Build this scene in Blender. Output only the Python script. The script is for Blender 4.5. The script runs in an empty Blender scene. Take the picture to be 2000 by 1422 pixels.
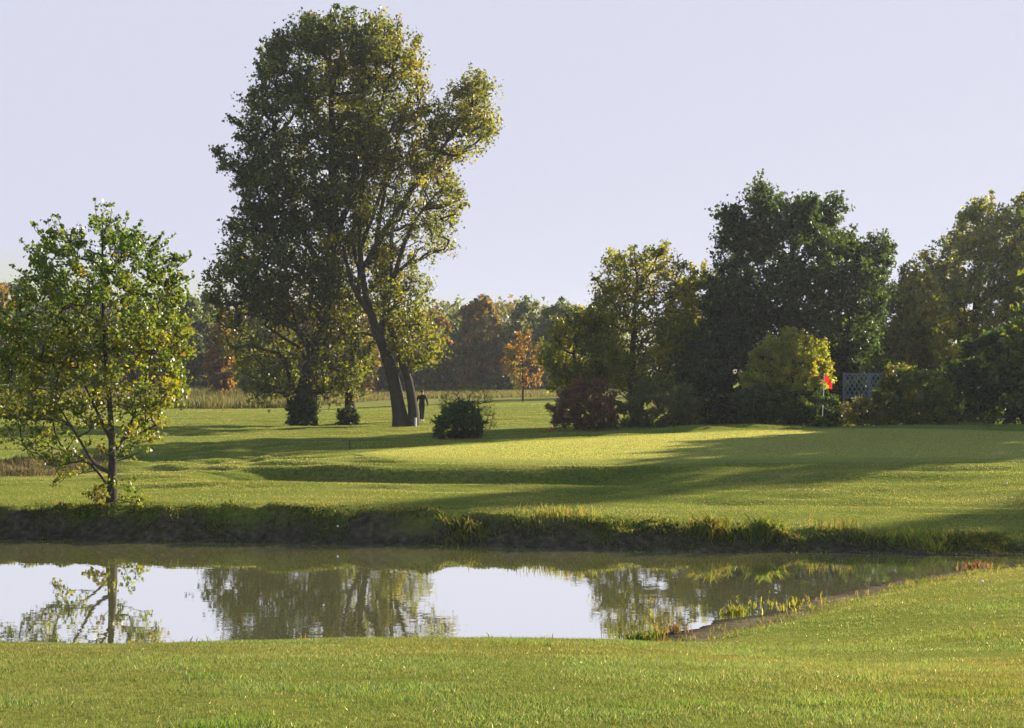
import bpy, math, random
import numpy as np
from mathutils import Vector

# ------------------------------------------------------------------ camera, sky, sun, exposure
SC = bpy.context.scene
COL = SC.collection
F, HY, H = 2600.0, 728.0, 3.4          # focal length in photo pixels, horizon row, eye height above the pond
SUN_AZ, SUN_EL = math.radians(52.0), math.radians(17.5)
cd = bpy.data.cameras.new('camera')
cam = bpy.data.objects.new('camera', cd); COL.objects.link(cam)
cd.sensor_width = 36.0; cd.lens = 36.0*F/2000.0
cd.clip_start = 0.1; cd.clip_end = 3000.0
cam.location = (0, 0, H)
cam.rotation_euler = (math.radians(90)+math.atan((HY-711)/F), 0, 0)
SC.camera = cam

w = bpy.data.worlds.new('World'); SC.world = w; w.use_nodes = True
nt = w.node_tree; nt.nodes.clear()
sky = nt.nodes.new('ShaderNodeTexSky'); sky.sky_type = 'NISHITA'; sky.sun_disc = False
sky.sun_elevation = SUN_EL; sky.sun_rotation = SUN_AZ
sky.air_density = 1.0; sky.dust_density = 4.0; sky.ozone_density = 2.0
# the hazy bright part of the sky levels off at a pale lavender
SKY_S = 0.14
cap = nt.nodes.new('ShaderNodeMix'); cap.data_type = 'RGBA'; cap.blend_type = 'DARKEN'
cap.inputs['Factor'].default_value = 1.0
bg = nt.nodes.new('ShaderNodeBackground'); out = nt.nodes.new('ShaderNodeOutputWorld')
SKY_CAP = tuple(v/SKY_S for v in (.245, .251, .303))+(1,)
cap.inputs['B'].default_value = SKY_CAP
nt.links.new(sky.outputs[0], cap.inputs['A']); nt.links.new(cap.outputs['Result'], bg.inputs['Color'])
bg.inputs['Strength'].default_value = SKY_S
nt.links.new(bg.outputs[0], out.inputs['Surface'])

sl = bpy.data.lights.new('sun', 'SUN'); sl.energy = 5.0; sl.angle = math.radians(0.6); sl.color = (1.0, 0.88, 0.68)
so = bpy.data.objects.new('sun', sl); COL.objects.link(so)
sdir = Vector((math.sin(SUN_AZ)*math.cos(SUN_EL), math.cos(SUN_AZ)*math.cos(SUN_EL), math.sin(SUN_EL)))
so.rotation_euler = sdir.to_track_quat('Z', 'Y').to_euler()
so.location = (30, 90, 60)

SC.view_settings.view_transform = 'Standard'; SC.view_settings.look = 'None'
SC.view_settings.exposure = 1.48; SC.view_settings.gamma = 1.0
SC.view_settings.use_curve_mapping = False
SC.render.engine = 'CYCLES'
SC.cycles.max_bounces = 9; SC.cycles.diffuse_bounces = 3; SC.cycles.glossy_bounces = 3
SC.cycles.transmission_bounces = 8; SC.cycles.transparent_max_bounces = 8
SC.cycles.sample_clamp_indirect = 6.0

# ------------------------------------------------------------------ helpers
rng = np.random.default_rng(7)
random.seed(7)

def at(px, py, d):
    """the point seen at photo pixel (px, py) at distance d"""
    return np.array([(px-1000)/F*d, d, H-(py-HY)/F*d])

def smooth(a, b, x):
    t = np.clip((x-a)/(b-a), 0, 1); return t*t*(3-2*t)

def vnoise(x, y, seed=0):
    """smooth value noise, vectorised, -1..1"""
    xi = np.floor(x).astype(np.int64); yi = np.floor(y).astype(np.int64)
    fx = x-xi; fy = y-yi; fx = fx*fx*(3-2*fx); fy = fy*fy*(3-2*fy)
    def hsh(a, b):
        n = (a*374761393 + b*668265263 + seed*974711) & 0xffffffff
        n = ((n ^ (n >> 13))*1274126177) & 0xffffffff
        return ((n ^ (n >> 16)) & 0xffff)/32767.5-1
    return (hsh(xi, yi)*(1-fx)+hsh(xi+1, yi)*fx)*(1-fy)+(hsh(xi, yi+1)*(1-fx)+hsh(xi+1, yi+1)*fx)*fy

def mesh_np(name, verts, faces, mats, parent=None, smooth_shade=False, mat_idx=None, attrs=None):
    """faces: (n,k) int array (all the same k) or list of arrays; attrs: {name: (domain, type, data)}"""
    me = bpy.data.meshes.new(name)
    verts = np.asarray(verts, dtype=np.float32)
    fl = faces if isinstance(faces, list) else [faces]
    fl = [np.asarray(f, dtype=np.int32) for f in fl if len(f)]
    me.vertices.add(len(verts)); me.vertices.foreach_set('co', verts.ravel())
    loops = np.concatenate([f.ravel() for f in fl])
    tot = np.concatenate([np.full(len(f), f.shape[1], dtype=np.int32) for f in fl])
    start = np.concatenate([[0], np.cumsum(tot)[:-1]]).astype(np.int32)
    me.loops.add(len(loops)); me.loops.foreach_set('vertex_index', loops)
    me.polygons.add(len(tot)); me.polygons.foreach_set('loop_start', start); me.polygons.foreach_set('loop_total', tot)
    if mat_idx is not None: me.polygons.foreach_set('material_index', np.asarray(mat_idx, dtype=np.int32))
    me.polygons.foreach_set('use_smooth', np.full(len(tot), bool(smooth_shade)))
    for m in (mats if isinstance(mats, (list, tuple)) else [mats]): me.materials.append(m)
    me.update(calc_edges=True)
    for k, (dom, typ, data) in (attrs or {}).items():
        a = me.attributes.new(k, typ, dom)
        a.data.foreach_set('color' if typ == 'FLOAT_COLOR' else 'value', np.asarray(data, dtype=np.float32).ravel())
    o = bpy.data.objects.new(name, me); COL.objects.link(o)
    if parent is not None: put(o, parent)
    return o

def put(o, parent):
    o.parent = parent
    p = parent; off = Vector((0, 0, 0))
    while p is not None: off += Vector(p.location); p = p.parent
    o.location = -off                     # geometry is in world units; the thing's base is its origin
    return o

def tag(o, label=None, cat=None, group=None, kind=None):
    for k, v in (('label', label), ('category', cat), ('group', group), ('kind', kind)):
        if v: o[k] = v
    return o

def thing(name, label, cat, loc, group=None):
    o = bpy.data.objects.new(name, None); COL.objects.link(o)
    o.location = tuple(float(v) for v in loc); o.empty_display_size = 0.3
    return tag(o, label, cat, group)

# ------------------------------------------------------------------ materials
def new_mat(name):
    m = bpy.data.materials.new(name); m.use_nodes = True
    n = m.node_tree.nodes; n.clear()
    return m, n, m.node_tree.links

def simple(name, color, rough=0.7, spec=0.3, noise=0.25, scale=6.0, bump=0.0, metallic=0.0):
    m, n, l = new_mat(name)
    o = n.new('ShaderNodeOutputMaterial'); p = n.new('ShaderNodeBsdfPrincipled')
    g = n.new('ShaderNodeNewGeometry'); t = n.new('ShaderNodeTexNoise'); t.inputs['Scale'].default_value = scale
    t.inputs['Detail'].default_value = 6
    mx = n.new('ShaderNodeMix'); mx.data_type = 'RGBA'
    mx.inputs['A'].default_value = tuple(c*(1-noise) for c in color)+(1,)
    mx.inputs['B'].default_value = tuple(min(1, c*(1+noise)) for c in color)+(1,)
    l.new(g.outputs['Position'], t.inputs['Vector']); l.new(t.outputs['Fac'], mx.inputs['Factor'])
    l.new(mx.outputs['Result'], p.inputs['Base Color'])
    p.inputs['Roughness'].default_value = rough; p.inputs['Specular IOR Level'].default_value = spec
    p.inputs['Metallic'].default_value = metallic
    if bump:
        b = n.new('ShaderNodeBump'); b.inputs['Strength'].default_value = bump; b.inputs['Distance'].default_value = 0.05
        l.new(t.outputs['Fac'], b.inputs['Height']); l.new(b.outputs[0], p.inputs['Normal'])
    l.new(p.outputs[0], o.inputs['Surface'])
    return m

def leaf_mat(name, transl=0.58, gloss=0.012, rough=0.55, tcol=(2.1, 1.95, 0.75)):
    """per-face colour; diffuse front, light coming through, a little waxy gloss"""
    m, n, l = new_mat(name)
    o = n.new('ShaderNodeOutputMaterial')
    a = n.new('ShaderNodeAttribute'); a.attribute_name = 'col'
    df = n.new('ShaderNodeBsdfDiffuse'); tr = n.new('ShaderNodeBsdfTranslucent'); gl = n.new('ShaderNodeBsdfGlossy')
    gl.inputs['Roughness'].default_value = rough; gl.inputs['Color'].default_value = (0.9, 0.9, 0.9, 1)
    mu = n.new('ShaderNodeMix'); mu.data_type = 'RGBA'; mu.blend_type = 'MULTIPLY'; mu.inputs['Factor'].default_value = 1
    mu.inputs['B'].default_value = tcol+(1,)
    l.new(a.outputs['Color'], df.inputs['Color']); l.new(a.outputs['Color'], mu.inputs['A']); l.new(mu.outputs['Result'], tr.inputs['Color'])
    m1 = n.new('ShaderNodeMixShader'); m1.inputs[0].default_value = transl
    l.new(df.outputs[0], m1.inputs[1]); l.new(tr.outputs[0], m1.inputs[2])
    m2 = n.new('ShaderNodeMixShader')
    fr = n.new('ShaderNodeFresnel'); fr.inputs['IOR'].default_value = 1.38
    k = n.new('ShaderNodeMath'); k.operation = 'MULTIPLY'; k.inputs[1].default_value = gloss/0.12
    k.use_clamp = True
    l.new(fr.outputs[0], k.inputs[0]); l.new(k.outputs[0], m2.inputs[0])
    l.new(m1.outputs[0], m2.inputs[1]); l.new(gl.outputs[0], m2.inputs[2])
    l.new(m2.outputs[0], o.inputs['Surface'])
    return m

LEAF = leaf_mat('leaf')
GRASS = leaf_mat('grass_blade', transl=0.55, gloss=0.003, rough=0.5, tcol=(1.95, 1.68, 1.0))
BARK = simple('bark', (0.055, 0.046, 0.036), 0.9, 0.1, 0.5, 5.0, 0.6)
BARK_DARK = simple('bark_dark', (0.05, 0.042, 0.033), 0.9, 0.1, 0.4, 5.0, 0.5)

# ------------------------------------------------------------------ terrain
shore = np.array([(-45, 15.5), (-14, 15.4), (-6, 16.0), (0, 16.2), (1.26, 16.5), (2.0, 17.3), (2.8, 18.15), (3.7, 19.1), (4.66, 20.2),
                  (5.7, 21.3), (7.5, 22.8), (9.1, 23.6), (11, 24.2), (13.5, 24.9), (14, 25.1), (13, 25.3), (9.5, 24.75), (8.1, 24.8),
                  (5.8, 25.1), (2.9, 25.3), (0, 25.8), (-3.05, 26.35), (-6.1, 26.6), (-10.5, 27.2), (-20, 28.2), (-45, 30)], dtype=float)

def shore_dist(x, y):
    """signed distance to the waterline, positive on land; second value: 1 on the far bank side"""
    x = np.asarray(x, float).ravel(); y = np.asarray(y, float).ravel()
    best = np.full(x.shape, 1e9); far = np.zeros(x.shape); inside = np.zeros(x.shape, bool)
    n = len(shore)
    for i in range(n):
        a = shore[i]; b = shore[(i+1) % n]; e = b-a
        t = np.clip(((x-a[0])*e[0]+(y-a[1])*e[1])/(e@e), 0, 1)
        dd = np.hypot(x-a[0]-t*e[0], y-a[1]-t*e[1])
        k = dd < best
        best = np.where(k, dd, best); far = np.where(k, 1.0 if i >= 14 else 0.0, far)
        c = ((a[1] > y) != (b[1] > y))
        with np.errstate(divide='ignore', invalid='ignore'):
            xx = (b[0]-a[0])*(y-a[1])/(b[1]-a[1]+1e-12)+a[0]
        inside ^= c & (x < xx)
    s_ = np.where(inside, -best, best)+.16*vnoise(x/.9, y/.7, 25)+.07*vnoise(x/.3, y/.25, 26)
    return s_, far

ctl = []
def c_px(px, py, d): p = at(px, py, d); ctl.append((p[0], p[1], p[2]))
for x in (-8, 0, 8): ctl += [(x, -6, 1.85), (x, 0, 1.8)]
for px, z in ((0, 1.8), (1000, 1.8), (2000, 1.84)): p = at(px, 1422, 6.0); ctl.append((p[0], 6.0, z))
c_px(0, 1266, 13); c_px(500, 1257, 13); c_px(1000, 1251, 13); c_px(1230, 1247, 13.2)
ctl += [(-9, 12, 0.85), (-16, 12, 0.8), (-4, 15.6, 0.28), (0, 15.8, 0.28), (-12, 15, 0.28)]
c_px(1400, 1260, 15.5); c_px(1700, 1300, 12); c_px(2000, 1270, 12); c_px(1700, 1172, 18.5); c_px(2000, 1152, 18.0)
ctl += [(2.9, 17.8, .15), (4.9, 19.8, .15), (7.8, 22.4, .15), (12, 15, 1.2), (16, 22, .6), (16, 10, 1.6)]
for px, py, d in ((0, 988, 28.4), (250, 985, 28.0), (500, 985, 27.8), (750, 992, 27.4), (1000, 1004, 26.9), (1250, 1018, 26.5), (1500, 1030, 26.2), (1850, 1044, 25.9), (2000, 1050, 25.8),
                  (0, 950, 32), (250, 945, 32), (500, 942, 32), (1000, 958, 31), (1500, 966, 31), (1900, 966, 31), (2100, 950, 32),
                  (0, 922, 38), (150, 890, 44), (300, 880, 47), (450, 895, 42), (400, 860, 54), (0, 880, 50),
                  (700, 889, 40.8), (850, 899, 38.5), (1000, 907, 37), (1300, 905, 37.2), (1600, 903, 37.5), (2000, 902, 37.5),
                  (700, 912, 36.5), (1000, 933, 34.3), (1300, 930, 34.4), (1650, 925, 34.5),
                  (850, 872, 44.5), (1000, 862, 47), (1200, 851, 50), (1400, 842, 52.5), (1600, 836.5, 54), (2000, 836, 54.3), (2300, 836, 54),
                  (590, 832, 72), (690, 832, 72), (800, 833, 72), (900, 862, 51), (824, 822, 76), (640, 848, 62), (200, 832, 68),
                  (700, 800, 92), (400, 797, 100), (0, 795, 100), (1000, 792, 92), (1000, 772, 128), (600, 772, 135), (900, 755.5, 190), (300, 757, 190), (1500, 757, 190)):
    c_px(px, py, d)
ctl += [(8, 62, .95), (16, 62, 1.1), (26, 62, 1.1), (26, 80, 1.2), (10, 80, 1.0), (-30, 40, .7), (-45, 60, .9), (-40, 32, .7), (40, 40, .9), (45, 60, 1.2), (22, 30, .5),
        (-90, 100, 1.2), (90, 100, 1.6), (-200, 200, 2.0), (200, 200, 2.0), (0, 420, 3.0), (-400, 400, 3.0), (400, 400, 3.0), (-100, -20, 1.9), (100, -20, 1.9), (60, 10, 1.6), (-60, 10, 1.2), (-400, 0, 2), (400, 0, 2)]
ctl = np.array(ctl)

KC = 0.012
def tps_fit(P):
    xy = P[:, :2]/20.0; z = P[:, 2]; n = len(P)
    d = np.hypot(xy[:, None, 0]-xy[None, :, 0], xy[:, None, 1]-xy[None, :, 1])
    K = np.sqrt(d*d+KC) + np.eye(n)*-0.006                         # multiquadric
    A = np.zeros((n+1, n+1)); A[:n, :n] = K; A[:n, n] = 1; A[n, :n] = 1
    return np.linalg.solve(A, np.concatenate([z, [0]]))
TPS = tps_fit(ctl)

def ground_z(x, y):
    sh = np.shape(x); x = np.asarray(x, float).ravel(); y = np.asarray(y, float).ravel()
    z = np.zeros(len(x))
    for k in range(0, len(x), 40000):
        xs = x[k:k+40000, None]/20; ys = y[k:k+40000, None]/20
        z[k:k+40000] = np.sqrt((xs-ctl[None, :, 0]/20)**2+(ys-ctl[None, :, 1]/20)**2+KC)@TPS[:-1]+TPS[-1]
    s, far = shore_dist(x, y)
    # swells and mowing ripples in the far lawn, none on the putting surface
    g = green_mask(x, y)
    lawn = smooth(2.0, 5, s)*smooth(22, 27, y)*(1-smooth(80, 100, y))
    z += lawn*(1-g)*(0.055*vnoise(x/4.5, y/2.6, 3)+0.085*vnoise(x/3.6+y*.13, y/0.9, 5)+0.042*vnoise(x/1.6-y*.2, y/0.45, 9))
    rr = np.hypot((x+1.0)/1.25, y-45.0)+.35*vnoise(x/2.1, y/2.1, 14)
    z += lawn*(1-g)*smooth(5.8, 6.6, rr)*(1-smooth(11, 14, rr))*(1-smooth(-4.5, 1.0, x))*.048*np.sin(rr*2*np.pi/1.05)
    z += (1-smooth(20, 24, y))*(0.02*vnoise(x/1.7, y/1.3, 11)+0.008*vnoise(x/.5, y/.4, 12))
    # small lip behind the putting surface, its near face turned from the sun
    yb = np.interp(x, [-8, 0, 4, 8, 12, 24], [47.5, 49.5, 51.2, 53.2, 54.6, 54.8])
    z += 0.14*smooth(-6, -2, x)*(1-smooth(9, 13, x))*smooth(-0.5, 0.35, y-yb)*(1-smooth(.5, 4, y-yb))
    yf = np.interp(x, [-14, -9, -5, 0, 6], [35, 35.0, 34.6, 34.6, 34.6])
    z -= 0.38*smooth(-8.5, -6, x)*(1-smooth(1, 5, x))*(1-smooth(0.0, 1.6, y-yf))*smooth(-3.0, -1.0, y-yf)
    bank = np.where(far > .5, 1.05+.45*vnoise(x/1.1, y/1.1, 23)+.2*vnoise(x/.4, y/.4, 24), 1.3+.4*smooth(.5, 2, x))
    t = smooth(-.05, 1.0, s/bank)
    rag = 0.09*vnoise(x/.35, y/.35, 21)*smooth(0, .3, s)*(1-smooth(.6, 1.8, s))*far
    land = np.maximum(z, 0.08)*t+rag
    bed = np.maximum(-0.9, s*0.45)
    z = np.where(s > 0, land, bed)
    return z.reshape(sh)

# outline of the putting surface: front and back edge by x
gx = np.array([-4.9, -4.3, -3.2, -1.5, 0, 2, 4.3, 7, 10, 13, 16, 20, 23])
gf = np.array([41.2, 39.9, 38.5, 37.5, 37.0, 37.0, 37.1, 37.3, 37.4, 37.4, 37.5, 38.5, 43.0])
gb = np.array([41.4, 42.8, 44.2, 45.4, 46.5, 48.0, 49.6, 51.4, 53.0, 54.0, 53.8, 51.5, 47.0])
def green_mask(x, y):
    f = np.interp(x, gx, gf); b = np.interp(x, gx, gb)
    return smooth(-1.2, 0.2, y-f)*smooth(-1.2, 0.2, b-y)*smooth(-6, -4.6, x)*(1-smooth(21, 24, x))

def axis(marks):
    out = [marks[0][0]]
    for (a, s), (b, _) in zip(marks[:-1], marks[1:]):
        n = max(1, int(round((b-a)/s))); out += list(a+(b-a)*(np.arange(1, n+1)/n))
    return np.array(out)
ax = axis([(-700, 60), (-220, 14), (-80, 4), (-40, 1.2), (-20, .25), (22, .6), (40, 4), (90, 14), (230, 60), (700, 60)])
ay = axis([(-30, 4), (-4, .4), (4, .2), (15, .14), (18, .14), (23, .13), (29, .15), (46, .3), (60, .5), (80, 1.0), (140, 5), (240, 20), (500, 60), (1100, 60)])
X, Y = np.meshgrid(ax, ay); Z = ground_z(X, Y)
nx, ny = len(ax), len(ay)
V = np.stack([X.ravel(), Y.ravel(), Z.ravel()], 1)
ii = (np.arange(ny-1)[:, None]*nx+np.arange(nx-1)[None, :]).ravel()
FQ = np.stack([ii, ii+1, ii+nx+1, ii+nx], 1)
sd, farb = shore_dist(V[:, 0], V[:, 1])
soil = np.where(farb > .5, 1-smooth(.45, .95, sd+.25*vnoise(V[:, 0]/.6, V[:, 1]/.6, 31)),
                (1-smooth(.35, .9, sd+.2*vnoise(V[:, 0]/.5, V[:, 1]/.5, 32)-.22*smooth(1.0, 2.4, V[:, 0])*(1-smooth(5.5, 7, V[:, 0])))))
dry = smooth(100, 108, V[:, 1])*(1-smooth(150, 190, V[:, 1]))

def ground_material():
    m, n, l = new_mat('lawn_ground')
    o = n.new('ShaderNodeOutputMaterial'); p = n.new('ShaderNodeBsdfPrincipled')
    g = n.new('ShaderNodeNewGeometry')
    def noise(scale, det=5, yscale=1.0):
        mp = n.new('ShaderNodeMapping'); mp.inputs['Scale'].default_value = (1, yscale, 1)
        t = n.new('ShaderNodeTexNoise'); t.inputs['Scale'].default_value = scale; t.inputs['Detail'].default_value = det
        l.new(g.outputs['Position'], mp.inputs['Vector']); l.new(mp.outputs[0], t.inputs['Vector']); return t.outputs['Fac']
    def ramp(fac, stops):
        r = n.new('ShaderNodeValToRGB'); e = r.color_ramp.elements
        e[0].position, e[0].color = stops[0][0], stops[0][1]+(1,); e[1].position, e[1].color = stops[-1][0], stops[-1][1]+(1,)
        for ps, c in stops[1:-1]: q = e.new(ps); q.color = c+(1,)
        l.new(fac, r.inputs[0]); return r.outputs[0]
    def mix(f, a, b, mode='MIX'):
        x = n.new('ShaderNodeMix'); x.data_type = 'RGBA'; x.blend_type = mode
        for k, v in (('Factor', f), ('A', a), ('B', b)):
            if hasattr(v, 'is_linked') or hasattr(v, 'links'): l.new(v, x.inputs[k])
            else: x.inputs[k].default_value = v if k == 'Factor' else tuple(v)+(1,)
        return x.outputs['Result']
    big = ramp(noise(0.35, 4), [(.3, (.060, .085, .016)), (.5, (.085, .108, .020)), (.7, (.115, .118, .030))])
    fine = ramp(noise(9, 6), [(.3, (.55, .55, .5)), (.7, (1.35, 1.3, 1.2))])
    grass = mix(1.0, big, fine, 'MULTIPLY')
    a1 = n.new('ShaderNodeAttribute'); a1.attribute_name = 'soil'
    a2 = n.new('ShaderNodeAttribute'); a2.attribute_name = 'dry'
    drycol = ramp(noise(0.8, 6), [(.35, (.06, .07, .025)), (.65, (.13, .10, .05))])
    grass = mix(a2.outputs['Fac'], grass, drycol)
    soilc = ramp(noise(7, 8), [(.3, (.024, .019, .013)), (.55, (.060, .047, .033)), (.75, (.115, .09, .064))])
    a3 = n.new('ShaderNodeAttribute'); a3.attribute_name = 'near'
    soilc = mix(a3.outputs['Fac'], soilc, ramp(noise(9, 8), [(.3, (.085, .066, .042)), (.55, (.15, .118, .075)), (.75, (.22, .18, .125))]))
    l.new(mix(a1.outputs['Fac'], grass, soilc), p.inputs['Base Color'])
    p.inputs['Roughness'].default_value = .95; p.inputs['Specular IOR Level'].default_value = 0
    p.inputs['Sheen Weight'].default_value = .55; p.inputs['Sheen Roughness'].default_value = .45
    p.inputs['Sheen Tint'].default_value = (.50, .60, .13, 1)
    inv = n.new('ShaderNodeMath'); inv.operation = 'MULTIPLY_ADD'; inv.inputs[1].default_value = -.16; inv.inputs[2].default_value = .16
    l.new(a1.outputs['Fac'], inv.inputs[0]); l.new(inv.outputs[0], p.inputs['Sheen Weight'])
    b = n.new('ShaderNodeBump'); b.inputs['Strength'].default_value = .5; b.inputs['Distance'].default_value = .06
    l.new(noise(7, 6), b.inputs['Height']); l.new(b.outputs[0], p.inputs['Normal'])
    l.new(p.outputs[0], o.inputs['Surface'])
    return m

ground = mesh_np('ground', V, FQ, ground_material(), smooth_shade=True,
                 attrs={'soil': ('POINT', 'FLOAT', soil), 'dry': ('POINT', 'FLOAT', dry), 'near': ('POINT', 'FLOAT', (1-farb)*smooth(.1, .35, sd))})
tag(ground, 'rolling mown golf course ground around the pond', kind='structure')

# putting surface: one smooth sheet lying just above the ground
def putting_green():
    us = np.linspace(-4.9, 23, 150); vs = np.linspace(0, 1, 60)
    U, Wv = np.meshgrid(us, vs)
    f = np.interp(U, gx, gf); b = np.interp(U, gx, gb)
    # round the straight runs of the outline
    Yg = f+(b-f)*Wv
    Zg = ground_z(U, Yg)+0.014*np.minimum(1, np.minimum(Wv, 1-Wv)*25)+.002
    v = np.stack([U.ravel(), Yg.ravel(), Zg.ravel()], 1); nu = len(us)
    i = (np.arange(len(vs)-1)[:, None]*nu+np.arange(nu-1)[None, :]).ravel()
    m, n, l = new_mat('putting_turf')
    o = n.new('ShaderNodeOutputMaterial'); p = n.new('ShaderNodeBsdfPrincipled')
    g = n.new('ShaderNodeNewGeometry'); t = n.new('ShaderNodeTexNoise'); t.inputs['Scale'].default_value = .5; t.inputs['Detail'].default_value = 8
    r = n.new('ShaderNodeValToRGB'); r.color_ramp.elements[0].position = .35; r.color_ramp.elements[1].position = .65
    r.color_ramp.elements[0].color = (.115, .15, .045, 1); r.color_ramp.elements[1].color = (.14, .17, .05, 1)
    l.new(g.outputs['Position'], t.inputs['Vector']); l.new(t.outputs['Fac'], r.inputs[0]); l.new(r.outputs[0], p.inputs['Base Color'])
    p.inputs['Roughness'].default_value = .9; p.inputs['Specular IOR Level'].default_value = 0
    p.inputs['Sheen Weight'].default_value = .12; p.inputs['Sheen Roughness'].default_value = .4; p.inputs['Sheen Tint'].default_value = (.95, .80, .22, 1)
    l.new(p.outputs[0], o.inputs['Surface'])
    o_ = mesh_np('putting_green', v, np.stack([i, i+1, i+nu+1, i+nu], 1), m, smooth_shade=True)
    tag(o_, 'smooth closely mown putting green, half in sun', kind='structure')
putting_green()

# ------------------------------------------------------------------ pond water
def pond():
    m, n, l = new_mat('pond_water')
    o = n.new('ShaderNodeOutputMaterial')
    g = n.new('ShaderNodeNewGeometry')
    gl = n.new('ShaderNodeBsdfGlossy'); gl.inputs['Roughness'].default_value = .015; gl.inputs['Color'].default_value = (.97, .97, .97, 1)
    df = n.new('ShaderNodeBsdfDiffuse'); df.inputs['Color'].default_value = (.036, .034, .012, 1)
    lw = n.new('ShaderNodeLayerWeight'); lw.inputs['Blend'].default_value = .5
    mr = n.new('ShaderNodeMapRange'); mr.inputs['From Min'].default_value = 0; mr.inputs['From Max'].default_value = 1
    mr.inputs['To Min'].default_value = .1; mr.inputs['To Max'].default_value = 1.0
    l.new(lw.outputs['Facing'], mr.inputs['Value'])
    pw = n.new('ShaderNodeMath'); pw.operation = 'POWER'; pw.inputs[1].default_value = .3; l.new(mr.outputs[0], pw.inputs[0])
    cl = n.new('ShaderNodeMix'); cl.data_type = 'RGBA'; cl.inputs['A'].default_value = (0, 0, 0, 1); cl.inputs['B'].default_value = (1, 1, 1, 1)
    l.new(pw.outputs[0], cl.inputs['Factor']); l.new(cl.outputs['Result'], gl.inputs['Color'])
    mx = n.new('ShaderNodeAddShader'); l.new(df.outputs[0], mx.inputs[0]); l.new(gl.outputs[0], mx.inputs[1])
    mp = n.new('ShaderNodeMapping'); mp.inputs['Scale'].default_value = (1.0, 1.6, 1)
    t = n.new('ShaderNodeTexNoise'); t.inputs['Scale'].default_value = 2.2; t.inputs['Detail'].default_value = 3
    t2 = n.new('ShaderNodeTexNoise'); t2.inputs['Scale'].default_value = .22; t2.inputs['Detail'].default_value = 2
    l.new(g.outputs['Position'], mp.inputs['Vector']); l.new(mp.outputs[0], t.inputs['Vector']); l.new(g.outputs['Position'], t2.inputs['Vector'])
    r = n.new('ShaderNodeMapRange'); r.inputs['From Min'].default_value = .4; r.inputs['From Max'].default_value = .7
    r.inputs['To Min'].default_value = .25; r.inputs['To Max'].default_value = 1
    l.new(t2.outputs['Fac'], r.inputs['Value'])
    def mth(op, a, b_=None):
        q = n.new('ShaderNodeMath'); q.operation = op
        for k, vv in enumerate((a, b_)):
            if vv is None: continue
            if isinstance(vv, (int, float)): q.inputs[k].default_value = vv
            else: l.new(vv, q.inputs[k])
        return q.outputs[0]
    ring = None
    for cx, cy, sg in ((6.6, 23.0, .30), (4.75, 21.6, .2), (3.85, 20.75, .2)):
        vd = n.new('ShaderNodeVectorMath'); vd.operation = 'DISTANCE'; vd.inputs[1].default_value = (cx, cy, 0); l.new(g.outputs['Position'], vd.inputs[0])
        dd = vd.outputs['Value']
        e = mth('MULTIPLY', mth('SINE', mth('MULTIPLY', dd, 42.0)), mth('EXPONENT', mth('MULTIPLY', mth('MULTIPLY', dd, dd), -1/(sg*sg))))
        ring = e if ring is None else mth('ADD', ring, e)
    b = n.new('ShaderNodeBump'); b.inputs['Strength'].default_value = .05; b.inputs['Distance'].default_value = .04
    mm = n.new('ShaderNodeMath'); mm.operation = 'MULTIPLY'; l.new(t.outputs['Fac'], mm.inputs[0]); l.new(r.outputs[0], mm.inputs[1])
    l.new(mth('ADD', mm.outputs[0], mth('MULTIPLY', ring, .2)), b.inputs['Height'])
    l.new(b.outputs[0], gl.inputs['Normal']); l.new(b.outputs[0], lw.inputs['Normal'])
    l.new(mx.outputs[0], o.inputs['Surface'])
    wx = np.linspace(-46, 16, 60); wy = np.linspace(13, 31, 30)
    A, B = np.meshgrid(wx, wy); v = np.stack([A.ravel(), B.ravel(), np.zeros(A.size)], 1)
    i = (np.arange(29)[:, None]*60+np.arange(59)[None, :]).ravel()
    q = np.stack([i, i+1, i+61, i+60], 1)
    c = v[q].mean(1); s, _ = shore_dist(c[:, 0], c[:, 1]); q = q[s < 2.0]
    o_ = mesh_np('pond_water', v, q, m, smooth_shade=True)
    tag(o_, 'still pond mirroring the pale sky and the trees', kind='structure')
pond()

# ------------------------------------------------------------------ grass
def pal(cols, wts, n, jit=.18):
    cols = np.array(cols); k = rng.choice(len(cols), n, p=np.array(wts)/np.sum(wts))
    return np.clip(cols[k]*(1+jit*rng.standard_normal((n, 1)))*(1+.1*rng.standard_normal((n, 3))), .004, .6)

def blades(name, x, y, z, hgt, wid, lean, col, label, kind='stuff', mat=None, two=False):
    """one pointed blade per row; two=True bends it with a second face"""
    n = len(x); th = rng.uniform(0, 2*np.pi, n); ph = rng.uniform(0, 2*np.pi, n)
    base = np.stack([x, y, z-.005], 1)
    sdv = np.stack([np.cos(th), np.sin(th), np.zeros(n)], 1)*(wid/2)[:, None]
    ld = np.stack([np.cos(ph), np.sin(ph), np.zeros(n)], 1)*(lean*hgt)[:, None]
    tip = base+ld+np.stack([np.zeros(n), np.zeros(n), hgt], 1)
    if not two:
        v = np.stack([base-sdv, base+sdv, tip], 1).reshape(-1, 3)
        f = np.arange(3*n).reshape(n, 3); fc = col
    else:
        mid = base+ld*.3+np.stack([np.zeros(n), np.zeros(n), hgt*.6], 1)
        v = np.stack([base-sdv*.8, base+sdv*.8, mid+sdv, mid-sdv, tip], 1).reshape(-1, 3)
        b5 = np.arange(n)*5
        f = [np.stack([b5, b5+1, b5+2, b5+3], 1), np.stack([b5+3, b5+2, b5+4], 1)]; fc = np.concatenate([col, col])
    fc = np.concatenate([fc, np.ones((len(fc), 1))], 1)
    o = mesh_np(name, v, f, mat or GRASS, attrs={'col': ('FACE', 'FLOAT_COLOR', fc)})
    if label: tag(o, label, kind=kind)
    return o

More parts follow.
